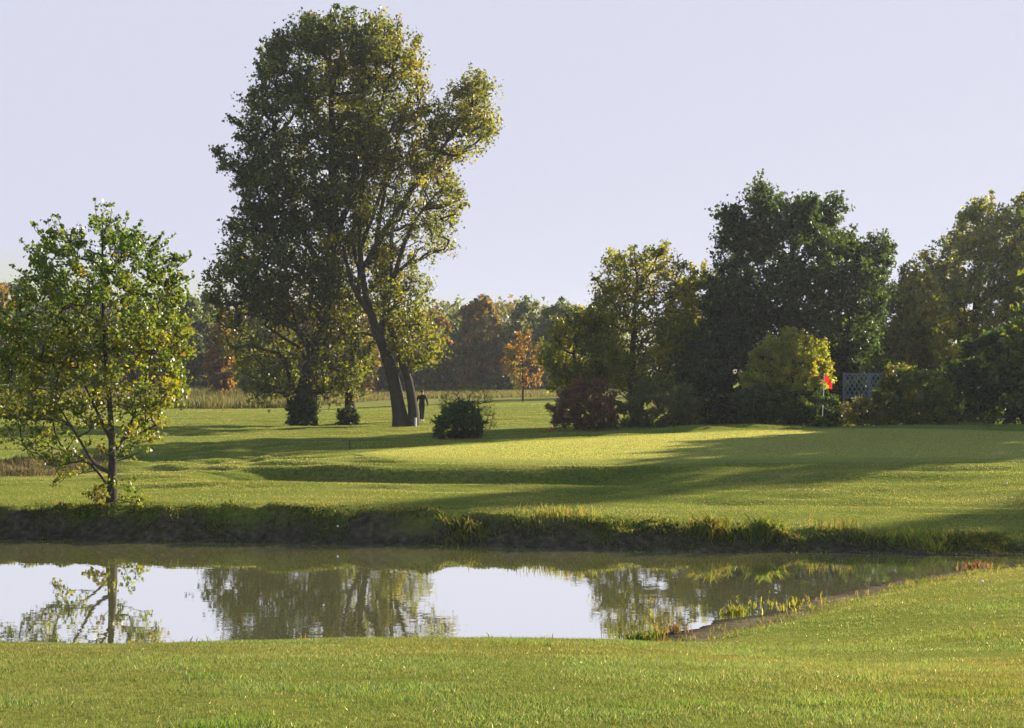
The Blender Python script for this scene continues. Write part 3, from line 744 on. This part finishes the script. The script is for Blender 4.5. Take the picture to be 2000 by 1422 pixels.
# --- bushes in the middle distance
leafy('round_bush', 'dark round bush alone on the lawn left of the putting green', 'bush', foot(897, 862, 50.5),
      [(852, 860), (850, 830), (870, 800), (900, 788), (925, 800), (940, 830), (938, 858)], 50.5, .85, 240, .15, 46, .07, tn((DG, 3), (GR, 1.6)), stems=40)
leafy('tall_weed', 'feathery pale weed growing up behind the dark round bush', 'weeds', foot(922, 850, 51.6),
      [(862, 800), (868, 772), (905, 758), (945, 760), (962, 790), (965, 840), (930, 840), (900, 810)], 51.6, .5, 150, .2, 12, .05, tn((OL, 2), (GO, 2), (BN, 1.2), ((.22, .17, .10), 1.2)), stems=60, up=1.4)
leafy('red_bush', 'rounded reddish-purple bush behind the putting green', 'bush', foot(1150, 838, 57),
      [(1085, 838), (1082, 800), (1105, 765), (1140, 752), (1175, 758), (1198, 785), (1205, 838)], 57, 1.3, 210, .2, 62, .085, tn((RD, 3), ((.12, .07, .055), 2), (OD, 1.2)), stems=40)
leafy('grey_green_bush', 'grey-green bush with arching twigs beside the reddish bush', 'bush', foot(1290, 838, 57.5),
      [(1215, 838), (1215, 790), (1250, 762), (1290, 750), (1340, 762), (1362, 785), (1362, 838)], 57.5, 1.4, 230, .22, 58, .085, tn(((.085, .105, .045), 3), (OL, 1.6), (BN, .6)), stems=60, up=1.2)

# --- the wood on the right
def rt(*opts): return tn(*opts)
D2 = 63
make_tree('acacia_tree', 'yellow-green acacia at the left end of the right-hand wood', 'tree', foot(1240, 838, D2),
    [((1240, 845, D2), .22), ((1234, 750, D2), .17), ((1238, 640, D2), .12), ((1245, 540, D2), .05)],
    [([(1165, 590), (1175, 530), (1195, 505), (1225, 518), (1250, 505), (1290, 495), (1325, 525), (1345, 570), (1345, 640), (1330, 740), (1250, 770), (1180, 760), (1150, 680)], D2, 2.6, 250, 1.0)],
    rt((OL, 1.8), (GO, 3.4), (YL, 2.0), (GR, .8)), .48, 58, .145, rk=.008)
make_tree('acacia_tree', 'low spreading yellowish acacia above the reddish bush', 'tree', foot(1130, 838, D2+1),
    [((1130, 845, D2+1), .18), ((1126, 750, D2+1), .13), ((1120, 680, D2+1), .05)],
    [([(1070, 690), (1095, 645), (1130, 615), (1170, 620), (1195, 680), (1195, 760), (1130, 780), (1080, 760)], D2+1, 2.0, 130, 1.0)],
    rt((OL, 2.2), (GO, 2.6), (YL, 1.4), (GR, 1.4)), .46, 62, .145, rk=.008)
make_tree('acacia_tree', 'thin yellowing tree behind the gap beside the dark walnut', 'tree', foot(1350, 838, D2+3),
    [((1350, 845, D2+3), .2), ((1350, 740, D2+3), .16), ((1352, 640, D2+3), .11), ((1354, 560, D2+3), .05)],
    [([(1310, 590), (1340, 550), (1390, 535), (1430, 600), (1425, 740), (1350, 770), (1300, 720)], D2+3, 2.2, 150, .9)],
    rt((OL, 2), (GR, 2), (GO, 1.8), (YL, 1.0), (DG, 1.5)), .48, 66, .15, rk=.008)
make_tree('walnut_tree', 'tall broad dark green walnut with ragged top in the right-hand wood', 'tree', foot(1560, 838, D2),
    [((1560, 845, D2), .34), ((1560, 740, D2), .28), ((1555, 640, D2), .22), ((1550, 540, D2), .15), ((1545, 430, D2), .05)],
    [([(1470, 420), (1482, 380), (1510, 385), (1530, 405), (1580, 400), (1622, 425), (1640, 470), (1690, 488), (1718, 520), (1716, 570), (1705, 620), (1690, 700), (1600, 730), (1450, 720), (1395, 690), (1385, 570), (1410, 510), (1450, 475)], D2, 3.9, 580, 1.0),
     ([(1405, 412), (1432, 415), (1462, 452), (1450, 478), (1412, 490), (1402, 470), (1428, 452)], D2, 1.0, 30, .8),
     ([(1660, 490), (1735, 462), (1742, 490), (1735, 520), (1700, 540)], D2, 1.2, 30, .8),
     ([(1600, 405), (1637, 390), (1632, 440), (1610, 450)], D2, .8, 12, .8),
     ([(1470, 378), (1500, 368), (1500, 410), (1470, 410)], D2, .8, 12, .8)],
    rt((DG, 3.4), ((.036, .062, .018), 2.4), (OD, .8)), .50, 75, .17, rk=.011, up=.35,
    limbs=[[((1558, 690, D2), .18), ((1500, 600, D2-1), .12), ((1440, 500, D2-1.2), .05)],
           [((1556, 660, D2), .18), ((1620, 580, D2+1), .12), ((1690, 510, D2+1), .05)]])
make_tree('acacia_tree', 'low yellow tree filling the dip right of the dark walnut', 'tree', foot(1765, 838, D2+7),
    [((1765, 845, D2+7), .2), ((1765, 740, D2+7), .16), ((1760, 640, D2+7), .10), ((1755, 580, D2+7), .04)],
    [([(1700, 610), (1730, 560), (1780, 538), (1830, 570), (1850, 720), (1780, 760), (1700, 740), (1680, 680)], D2+7, 2.4, 240, 1.0)],
    rt((GO, 2.4), (OL, 2), (YL, 1.8), (GR, .8), (BN, .6)), .52, 70, .165, rk=.008)
make_tree('acacia_tree', 'big olive-yellow tree at the right edge of the wood', 'tree', foot(1905, 838, D2+14),
    [((1905, 845, D2+14), .34), ((1900, 740, D2+14), .28), ((1905, 620, D2+14), .2), ((1915, 500, D2+14), .10), ((1920, 430, D2+14), .04)],
    [([(1800, 560), (1820, 510), (1870, 470), (1890, 420), (1930, 405), (1960, 430), (1990, 420), (2010, 500), (2010, 640), (1980, 740), (1880, 770), (1800, 740), (1780, 640)], D2+14, 3.8, 430, 1.0)],
    rt((OL, 3), (GO, 3), (GR, 1.2), (YL, 1.2)), .62, 76, .19, rk=.010,
    limbs=[[((1903, 680, D2+14), .18), ((1860, 600, D2+13), .12), ((1830, 540, D2+13), .05)]])
make_tree('acacia_tree', 'tall olive tree cut by the right edge of the picture', 'tree', foot(2075, 838, D2+15),
    [((2075, 845, D2+15), .36), ((2070, 720, D2+15), .28), ((2065, 560, D2+15), .18), ((2060, 430, D2+15), .06)],
    [([(1985, 460), (1995, 400), (2030, 385), (2060, 430), (2130, 450), (2170, 540), (2160, 680), (2060, 750), (1990, 740), (1975, 560)], D2+15, 3.6, 260, 1.0)],
    rt((OL, 3), (GO, 1.5), (GR, 2), (DG, 1.5), (YL, .5)), .60, 64, .19, rk=.010)

def wood_tree(x, d, h_, half, label, opts):
    px = 1000+x/d*F; g0 = float(ground_z(np.array([x]), np.array([d]))[0]); by = HY-(g0-H)/d*F; s_ = F/d
    top = by-h_*s_; hw = half*s_
    poly = [(px-hw*.8, by-h_*.15*s_), (px-hw, by-h_*.45*s_), (px-hw*.7, by-h_*.75*s_), (px-hw*.2, top), (px+hw*.25, top+.03*h_*s_), (px+hw*.8, by-h_*.7*s_), (px+hw, by-h_*.4*s_), (px+hw*.7, by-h_*.12*s_)]
    make_tree('acacia_tree', label, 'tree', (x, d, g0), [((px, by+8, d), .3), ((px+3, by-h_*.4*s_, d), .2), ((px, by-h_*.85*s_, d), .05)],
              [(poly, d, half*.9, int(26*half*h_/3), 1.0)], rt(*opts), .65, 40, .28, rk=.011, group='wood carrying on past the right edge of the picture')
WO = [(OL, 3), (GR, 2), (DG, 1.5), (GO, 1)]
for x, d, h_, half in ((23.8, 57.5, 6.6, 2.0), (27.2, 58, 8.3, 2.0), (30.3, 58, 10.2, 1.8), (33.2, 58, 12.6, 1.7), (37.3, 58, 15.0, 1.8), (41.5, 58, 10.0, 2.3), (45.2, 58, 9.5, 2.2), (49.8, 58, 16.5, 2.6), (54.5, 58, 15.0, 3.0)):
    wood_tree(x, d, h_, half, 'olive tree of the wood carrying on past the right picture edge', WO)
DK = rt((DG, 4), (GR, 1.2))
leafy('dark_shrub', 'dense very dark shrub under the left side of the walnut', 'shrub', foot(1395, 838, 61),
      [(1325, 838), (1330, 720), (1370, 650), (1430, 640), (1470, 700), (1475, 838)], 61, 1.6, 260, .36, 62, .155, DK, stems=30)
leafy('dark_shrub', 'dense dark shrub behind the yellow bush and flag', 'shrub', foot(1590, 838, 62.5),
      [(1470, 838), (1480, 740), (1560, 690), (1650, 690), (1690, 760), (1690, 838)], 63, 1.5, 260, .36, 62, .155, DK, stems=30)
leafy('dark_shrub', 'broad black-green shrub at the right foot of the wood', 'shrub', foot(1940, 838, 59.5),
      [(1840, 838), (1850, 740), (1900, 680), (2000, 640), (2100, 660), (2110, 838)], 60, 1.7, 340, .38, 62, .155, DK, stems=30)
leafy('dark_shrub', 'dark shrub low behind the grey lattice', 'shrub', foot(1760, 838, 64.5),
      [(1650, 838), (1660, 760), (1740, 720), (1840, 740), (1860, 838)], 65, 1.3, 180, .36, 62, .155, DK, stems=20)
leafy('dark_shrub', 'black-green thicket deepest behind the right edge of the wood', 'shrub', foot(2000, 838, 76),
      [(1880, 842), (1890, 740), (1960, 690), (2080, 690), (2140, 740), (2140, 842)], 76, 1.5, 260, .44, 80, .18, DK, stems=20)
leafy('yellow_bush', 'bright yellow-green bush standing left of the red flag', 'bush', foot(1530, 838, 58),
      [(1445, 760), (1470, 700), (1510, 665), (1550, 655), (1600, 675), (1622, 705), (1615, 760), (1560, 790), (1490, 790)], 58, 1.2, 200, .26, 62, .11, rt(((.24, .24, .03), 3), ((.20, .23, .03), 3), ((.30, .24, .03), 1.4), (GO, 1)), stems=50, up=.9)  # leaf colours lightened to stand in for sunlight on the bush
leafy('green_bush', 'low dark green bush under the yellow bush beside the flag', 'bush', foot(1540, 838, 57),
      [(1440, 838), (1438, 780), (1490, 760), (1580, 765), (1632, 785), (1640, 838)], 57, 1.0, 210, .24, 64, .10, rt((DG, 3), (GR, 2), (OL, 1)), stems=30)
leafy('mixed_bush', 'yellow-speckled bush in front of the lattice right end', 'bush', foot(1790, 838, 57.5),
      [(1700, 838), (1715, 770), (1745, 720), (1800, 735), (1850, 760), (1862, 838)], 57.5, 1.0, 200, .24, 56, .10, rt((OL, 3), (GO, 2), (GR, 2), (BN, .8), (YL, .5)), stems=40, up=.9)
leafy('dry_weeds', 'pale dry weeds at the foot of the lattice', 'weeds', foot(1675, 838, 57),
      [(1640, 836), (1645, 800), (1680, 782), (1720, 795), (1720, 836)], 57, .6, 80, .18, 26, .07, rt(((.13, .11, .06), 3), (OL, 2)), stems=40, up=1.3)

# --- far trees beyond the meadow
def far_tree(px, base_y, top_y, half, d, label, opts, n=105, shape='round', cat='tree', group='trees beyond the meadow'):
    h_ = base_y-top_y
    if shape == 'round':
        poly = [(px+half*math.cos(a)*(1+.18*math.sin(3*a+px)), base_y-h_*.51+h_*.49*math.sin(-a)*(1+.06*math.sin(5*a+px))) for a in np.linspace(0, 2*np.pi, 18)[:-1]]
    else:
        poly = [(px-half, base_y-h_*.12), (px-half*.8, base_y-h_*.45), (px-half*.35, base_y-h_*.8), (px, top_y), (px+half*.4, base_y-h_*.78), (px+half*.85, base_y-h_*.4), (px+half, base_y-h_*.12)]
    m = d/F
    make_tree('far_tree', label, cat, foot(px, base_y, d), [((px, base_y+8, d), .22), ((px+2, base_y-h_*.3, d), .16), ((px, base_y-h_*.85, d), .05)],
              [(poly, d, half*m*.9, n, 1.0)], rt(*opts), half*m*.2+.35, 48, .42, rk=.012, tip=.02, group=group)
BG = (.066, .086, .042)
OGs = [(OR, 2), (BN, 2), (GO, 1), (OL, 1)]
MG = [(BG, 3), (GR, 1.5), (OL, 1.5), (BN, .6)]
DGs = [(BG, 4), (OD, 2), (GR, 1), (BN, .5)]
# behind the young poplar
for px, top, half, dd, o, lab in ((-40, 545, 60, 150, OGs, 'brown far tree at the left edge behind the young poplar'),
        (40, 560, 48, 155, MG, 'thin-leaved far tree showing left of the young poplar'), (120, 585, 50, 160, DGs, 'dark far tree hidden behind the young poplar crown'),
        (200, 590, 50, 150, MG, 'mixed far tree seen through the young poplar'), (285, 600, 48, 155, DGs, 'dark far tree right behind the young poplar'),
        (350, 580, 42, 160, DGs, 'tall dark far tree just right of the young poplar')):
    far_tree(px, 785, top, half, dd, lab, o)
far_tree(402, 780, 575, 34, 165, 'dark pointed far tree left of the tall poplars', DGs, shape='cone')
far_tree(432, 775, 640, 20, 125, 'slim orange far tree left of the tall poplars', [(OR, 3), (BN, 2), (GO, 1)], n=50)
far_tree(470, 780, 610, 40, 160, 'dark far tree behind the low left branches of the tall poplars', DGs)
far_tree(540, 785, 600, 50, 160, 'mixed far tree behind the thickest poplar trunk', MG)
far_tree(525, 790, 690, 45, 118, 'yellow-green bushy far tree left of the thickest poplar trunk', [(GO, 3), (OL, 3), (GR, 1)], n=70)
far_tree(620, 785, 610, 50, 155, 'brown-leaved far tree between the poplar trunks', [(BN, 3), (OL, 2), (BG, 2)])
far_tree(690, 785, 615, 45, 150, 'rusty far tree directly behind the slender poplar', [(BN, 2), (RD, 1.5), (OR, 1), (OL, 1)])
far_tree(760, 780, 615, 45, 160, 'dark far tree behind the leaning poplar', MG)
far_tree(848, 765, 615, 28, 160, 'orange-topped far tree right of the leaning poplar', [(OR, 3), (GO, 1), (OL, 1)], n=60)
far_tree(885, 765, 640, 32, 165, 'low dark far tree left of the tall rust-coloured one', DGs, n=70)
far_tree(938, 765, 592, 42, 150, 'tall far tree with rust-coloured lower leaves in the open gap', [(OR, 1.6), (BN, 2), (BG, 2), (OL, 1.5)], n=110)
far_tree(985, 765, 640, 30, 165, 'dark far tree between rust-coloured and pale-topped trees', DGs, n=70)
far_tree(1035, 765, 592, 42, 160, 'pale-topped far tree behind the orange sapling', [(OL, 3), (GO, 1.5), (BG, 2)], n=100)
far_tree(1100, 768, 600, 48, 155, 'green far tree beside the left end of the wood', [(BG, 2), (OL, 2), (GR, 2)], n=110)
far_tree(1150, 770, 620, 45, 165, 'dark green far tree just behind the acacia', DGs)
make_tree('sapling', 'small thin orange sapling standing on the open meadow', 'tree', foot(1022, 790, 104),
    [((1022, 794, 104), .10), ((1021, 750, 104), .07), ((1020, 690, 104), .03)],
    [([(985, 740), (990, 690), (1005, 662), (1030, 655), (1050, 685), (1056, 745), (1020, 762)], 104, 1.2, 75, 1.0)],
    rt(((.17, .085, .02), 3), ((.14, .08, .035), 2), (GO, .8)), .42, 15, .20, rk=.006, tip=.012)
for px in (1330, 1650, 1760, 1870):
    far_tree(px, 780, 640+int(20*math.sin(px)), 62, 120, 'olive far tree glimpsed through gaps deep in the right-hand wood', MG, n=45, group='trees deep behind the right-hand wood')

# the wood that closes the view behind them, one unbroken mass
def far_wood():
    n = 1150; px = rng.uniform(-220, 1230, n); d = rng.uniform(172, 190, n)
    topy = 628+16*vnoise(px/38, px*0, 81)+14*vnoise(px/95, px*0, 82)
    py = topy+rng.random(n)**1.1*(766-topy)
    c = np.stack([(px-1000)/F*d, d, H-(py-HY)/F*d], 1)
    v, f, col = leaves_at(c, 2.0, 50, .60, tone(c, tn((BG, 4), (OD, 2), (OL, 1.4), (BN, .8), (OR, .3))), np.array([0, 180, -5.]))
    o = mesh_np('far_wood', v, f, LEAF, attrs={'col': ('FACE', 'FLOAT_COLOR', np.concatenate([col, np.ones((len(col), 1))], 1))})
    tag(o, 'dark unbroken wood far behind the single autumn trees', kind='stuff')
far_wood()

# far meadow: tall dry grass as one mass
def meadow():
    n = 60000
    y = rng.uniform(98, 150, n); x = rng.uniform(-.46, .06, n)*y
    px = 1000+x/y*F
    keep = (y > 104+8*vnoise(x/9, y/50, 71)+np.clip((px-600)/400, 0, 1)*16)
    x, y = x[keep], y[keep]; n = len(x)
    hgt = (.5+.5*rng.random(n))*np.where(x/y*F+1000 < 600, 1.0, .42)
    c = pal([(.105, .10, .045), (.085, .085, .038), (.075, .098, .028), (.12, .105, .055)], [3, 2, 2, 1], n)
    blades('meadow_grass', x, y, ground_z(x, y), hgt, np.full(n, .09), rng.uniform(.05, .5, n), c, 'tall dry meadow grass beyond the tall poplars')
meadow()
def rough_strip():
    # taller greyish grass at the far left behind the young poplar
    n = 22000; x = rng.uniform(-19, -10.2, n); y = rng.uniform(35, 43, n)
    k = (rng.random(n) < smooth(0, 2, -11.3+.6*vnoise(x, y, 73)-x)*smooth(35.3, 36.3, y)*(1-smooth(41, 43, y))); x, y = x[k], y[k]; n = len(x)
    c = pal([(.10, .085, .06), (.07, .07, .035), (.13, .11, .07)], [3, 2, 1], n)
    blades('rough_grass', x, y, ground_z(x, y), .09+.10*rng.random(n), np.full(n, .03), rng.uniform(.1, .8, n), c, 'greyish rough grass behind the young poplar')
rough_strip()

# ------------------------------------------------------------------ the evening air
def haze(density):
    m, n, l = new_mat('haze_air'); o = n.new('ShaderNodeOutputMaterial'); p = n.new('ShaderNodeVolumePrincipled')
    p.inputs['Color'].default_value = (.86, .90, 1.0, 1); p.inputs['Density'].default_value = density; p.inputs['Anisotropy'].default_value = .35
    l.new(p.outputs[0], o.inputs['Volume'])
    bx = ((-710, 710), (-32, 1110), (-3.5, 34))
    v = [(x, y, z) for x in bx[0] for y in bx[1] for z in bx[2]]
    f = np.array([(0, 1, 3, 2), (4, 6, 7, 5), (0, 4, 5, 1), (2, 3, 7, 6), (0, 2, 6, 4), (1, 5, 7, 3)])
    o_ = mesh_np('haze', v, f, m); tag(o_, 'thin bluish evening haze over the course', kind='stuff')
haze(.00024)

# ------------------------------------------------------------------ flagstick
WHITE = simple('white_paint', (.78, .78, .76), .45, .5, .05, 20)
BLACK = simple('black_paint', (.012, .012, .014), .45, .5, .2, 20)
RED = leaf_mat('red_cloth', transl=.45, gloss=.02, rough=.6, tcol=(1.3, .9, .9))
def flagstick():
    d = 53.2; top = at(1610, 731, d); bot = at(1605, 842, d); bz = float(ground_z(bot[0:1], bot[1:2])[0])
    bot[2] = bz
    t = thing('flagstick', 'banded black and white flagstick with a limp red flag on the putting green', 'golf flag', bot)
    def p(k): return bot+(top-bot)*k
    for k0, k1, m, lab in ((0, .24, BLACK, 'black lowest band'), (.24, .44, WHITE, 'white middle band'), (.44, .60, BLACK, 'black middle band'), (.60, 1.0, WHITE, 'white top band')):
        v, f = tube([p(k0), p(k1)], [.016, .015], 8); o = mesh_np('pole_band', v, f, m, t, True); o['label'] = lab
    # limp flag hanging from the top: narrow at the stick, falling outward
    nu, nv = 10, 12; vs = []
    for i in range(nu):
        u = i/(nu-1)
        for j in range(nv):
            q = j/(nv-1)
            x = .015+.31*u; z = -.02-.38*u**1.15-(.34-.06*u)*q*(1-.25*u)+.06*math.sin(u*6)*q
            x *= (1-.18*q*u)
            y = .05*math.sin(u*9+q*2)*(.3+u)
            vs.append(p(1.0)+np.array([x, y, z+.03]))
    vs = np.array(vs); i, j = np.meshgrid(np.arange(nu-1), np.arange(nv-1), indexing='ij'); a = (i*nv+j).ravel()
    f = np.stack([a, a+1, a+nv+1, a+nv], 1)
    mesh_np('flag', vs, f, RED, t, True, attrs={'col': ('FACE', 'FLOAT_COLOR', np.tile([.72, .03, .02, 1], (len(f), 1)))})
    v, f = tube([p(1.0), p(1.0)+np.array([0, 0, .03])], [.02, .008], 8); mesh_np('finial', v, f, WHITE, t, True)
flagstick()

# ------------------------------------------------------------------ lattice fence by the wood
LATT = simple('lattice_paint', (.16, .18, .22), .6, .3, .15, 8)
def box(c, sx, sy, sz, rot=0.0):
    v = np.array([(x, y, z) for x in (-sx/2, sx/2) for y in (-sy/2, sy/2) for z in (-sz/2, sz/2)])
    ca, sa = math.cos(rot), math.sin(rot); v = np.stack([v[:, 0]*ca-v[:, 2]*sa, v[:, 1], v[:, 0]*sa+v[:, 2]*ca], 1)+np.asarray(c)
    f = np.array([(0, 1, 3, 2), (4, 6, 7, 5), (0, 4, 5, 1), (2, 3, 7, 6), (0, 2, 6, 4), (1, 5, 7, 3)])
    return v, f
def lattice():
    d = 60.5; a = at(1648, 778, d); b = at(1800, 778, d); z0 = a[2]; z1 = at(0, 729, d)[2]; y = d
    gz = float(ground_z(a[0:1], a[1:2])[0])
    t = thing('lattice_fence', 'pale blue-grey lattice fence half hidden in the right-hand wood', 'fence', (a[0], y, gz))
    W = b[0]-a[0]; hh = z1-z0; m = 3; pw = W/m
    for k in range(m+1):
        v, f = box((a[0]+k*pw, y, (gz+z1)/2), .09, .09, z1-gz+.1); mesh_np('post', v, f, LATT, t)
    for k in range(m):
        cx = a[0]+(k+.5)*pw
        for zz in (z0+.03, z1-.03):
            v, f = box((cx, y, zz), pw-.096, .05, .06); mesh_np('rail', v, f, LATT, t)
        # crossing diagonals clipped to the panel
        x0, x1 = cx-pw/2+.05, cx+pw/2-.05; za, zb = z0+.065, z1-.065
        for sgn in (1, -1):
            step = .21; nn = int((pw+hh)/step)+2
            for q in range(-nn, nn):
                xs = cx+q*step; pts = []
                # line x = xs + sgn*(z-za)*.62
                zs = np.linspace(za, zb, 60); xx = xs+sgn*(zs-za)*.62; ok = (xx > x0) & (xx < x1)
                if ok.sum() < 6: continue
                p0 = np.array([xx[ok][0], zs[ok][0]]); p1 = np.array([xx[ok][-1], zs[ok][-1]]); L = np.hypot(*(p1-p0))
                v, f = box(((p0[0]+p1[0])/2, y+.014*sgn, (p0[1]+p1[1])/2), .045, .018, L, rot=-math.atan2(p1[0]-p0[0], p1[1]-p0[1]))
                mesh_np('slat', v, f, LATT, t)
lattice()

# ------------------------------------------------------------------ small course furniture
def stake(px, py, d, h_, r, mat, label, cat='stake', lean=0):
    b = foot(px, py, d); t = thing('marker_stake', label, cat, b)
    v, f = tube([np.array(b)-[0, 0, .1], np.array(b)+[lean*.9, 0, h_*.93]], [r, r*.95], 7); mesh_np('shaft', v, f, mat, t, True)
    v, f = tube([np.array(b)+[lean*.9, 0, h_*.93], np.array(b)+[lean, 0, h_]], [r*1.25, r*.6], 7); mesh_np('cap', v, f, mat, t, True)
DARKW = simple('dark_wood', (.05, .04, .03), .8)
REDP = simple('red_paint', (.45, .03, .03), .5)
stake(683, 872, 44.5, .36, .022, DARKW, 'thin dark stake on the lawn below the slender poplar')
stake(812, 833, 70.4, .48, .06, WHITE, 'short white stake against the foot of the leaning poplar')
stake(858, 762, 160, .9, .16, DARKW, 'dark post far out on the bright field')
stake(1076, 838, 55, .26, .05, REDP, 'small red stake left of the reddish bush')

def ball(px, py, d, label):
    b = foot(px, py, d); t = thing('golf_ball', label, 'golf ball', b)
    r = .023; th = np.linspace(0, np.pi, 9); ph = np.linspace(0, 2*np.pi, 13)[:-1]
    v = np.array([(b[0]+r*math.sin(a)*math.cos(q), b[1]+r*math.sin(a)*math.sin(q), b[2]+r+.015+r*math.cos(a)) for a in th for q in ph])
    f = np.array([(i*12+j, i*12+(j+1) % 12, (i+1)*12+(j+1) % 12, (i+1)*12+j) for i in range(8) for j in range(12)])
    mesh_np('shell', v, f, WHITE, t, True)
ball(660, 1042, 26.9, 'white ball lying on the dark far bank')
ball(1966, 942, 32.6, 'white ball on the shaded lawn at the right edge')
ball(1917, 1150, 19.3, 'white ball on the sunlit lawn near the pond end')

# ------------------------------------------------------------------ the walker
def walker():
    b = foot(824, 822, 76.0); bx, by, bz = b
    t = thing('person', 'person in dark jacket and trousers walking away beside the leaning poplar', 'person', b)
    SK = simple('skin', (.45, .28, .2), .6); JK = simple('dark_jacket', (.012, .013, .018), .85); TR = simple('dark_trousers', (.016, .016, .02), .85)
    HR = simple('dark_hair', (.03, .022, .016), .7); SH = simple('pale_shoe', (.55, .53, .5), .6)
    J = {}; V_, E_, R_ = [], [], []
    def j(n, p, r, par=None):
        J[n] = len(V_); V_.append(p); R_.append(r)
        if par is not None: E_.append((J[par], J[n]))
    j('pelvis', (0, 0, .95), .150); j('waist', (0, .01, 1.10), .150, 'pelvis'); j('chest', (0, .03, 1.30), .175, 'waist'); j('neckb', (0, .04, 1.46), .085, 'chest')
    j('neck', (0, .05, 1.52), .055, 'neckb'); j('headb', (0, .07, 1.59), .075, 'neck'); j('head', (0, .075, 1.67), .088, 'headb'); j('crownp', (0, .07, 1.73), .060, 'head')
    j('nose', (0, .165, 1.63), .018, 'headb')
    for s, sw in ((-1, .20), (1, -.14)):
        k = 'l' if s < 0 else 'r'
        j('hip'+k, (s*.09, 0, .88), .115, 'pelvis'); j('knee'+k, (s*.10, sw*.55+.03, .50), .082, 'hip'+k); j('ank'+k, (s*.10, sw-.05, .10), .062, 'knee'+k)
        j('toe'+k, (s*.11, sw+.12, .045), .036, 'ank'+k)
        j('sho'+k, (s*.20, .03, 1.40), .080, 'chest'); j('elb'+k, (s*.29, -sw*.5, 1.13), .062, 'sho'+k); j('wri'+k, (s*.31, -sw*.8+.06, .90), .042, 'elb'+k)
        j('palm'+k, (s*.312, -sw*.8+.08, .83), .034, 'wri'+k)
        for q, L in enumerate((.070, .080, .076, .060)):
            o = (q-1.5)*.020; p0 = np.array((s*.312, -sw*.8+.085+o, .79))
            j(f'f{q}a{k}', tuple(p0), .010, 'palm'+k); j(f'f{q}b{k}', (p0[0]-s*.012, p0[1]+.006, .79-L*.6), .009, f'f{q}a{k}'); j(f'f{q}c{k}', (p0[0]-s*.026, p0[1]+.008, .79-L), .008, f'f{q}b{k}')
        j('th1'+k, (s*.297, -sw*.8+.115, .825), .012, 'palm'+k); j('th2'+k, (s*.288, -sw*.8+.13, .785), .010, 'th1'+k)
    me = bpy.data.meshes.new('body'); me.from_pydata([tuple(np.array(v)) for v in V_], E_, []); 
    o = bpy.data.objects.new('body', me); COL.objects.link(o)
    m = o.modifiers.new('skin', 'SKIN'); m.use_smooth_shade = True
    for i, r in enumerate(R_): me.skin_vertices[0].data[i].radius = (r, r*(.8 if i < 4 else 1))
    me.skin_vertices[0].data[0].use_root = True
    sb = o.modifiers.new('sub', 'SUBSURF'); sb.levels = 1; sb.render_levels = 1
    dg = bpy.context.evaluated_depsgraph_get(); m2 = bpy.data.meshes.new_from_object(o.evaluated_get(dg)); m2.name = 'body'
    o.modifiers.clear(); o.data = m2; bpy.data.meshes.remove(me)
    m2.materials.clear()
    for q in (SK, JK, TR): m2.materials.append(q)
    for p in m2.polygons:
        x, y, z = p.center
        p.material_index = 0 if (z > 1.51 or (abs(x) > .235 and z < .885)) else (1 if z > .86 or abs(x) > .235 else 2)
        p.use_smooth = True
    o.parent = t
    def cap_mesh(name, c, rad, mat, z0=-9):
        th = np.linspace(0, np.pi, 8); ph = np.linspace(0, 2*np.pi, 13)[:-1]
        v = np.array([(c[0]+rad[0]*math.sin(a)*math.cos(q), c[1]+rad[1]*math.sin(a)*math.sin(q), max(z0, c[2]+rad[2]*math.cos(a))) for a in th for q in ph])
        f = np.array([(i*12+jj, i*12+(jj+1) % 12, (i+1)*12+(jj+1) % 12, (i+1)*12+jj) for i in range(7) for jj in range(12)])
        h = mesh_np(name, v, f, mat, None, True); h.parent = t
    cap_mesh('hair', (0, .045, 1.695), (.088, .098, .085), HR)
    for s, sw in ((-1, .20), (1, -.14)): cap_mesh('shoe', (s*.108, sw+.04, .045), (.052, .135, .05), SH, 0.0)
    t.rotation_euler = (0, 0, math.radians(-12))
walker()
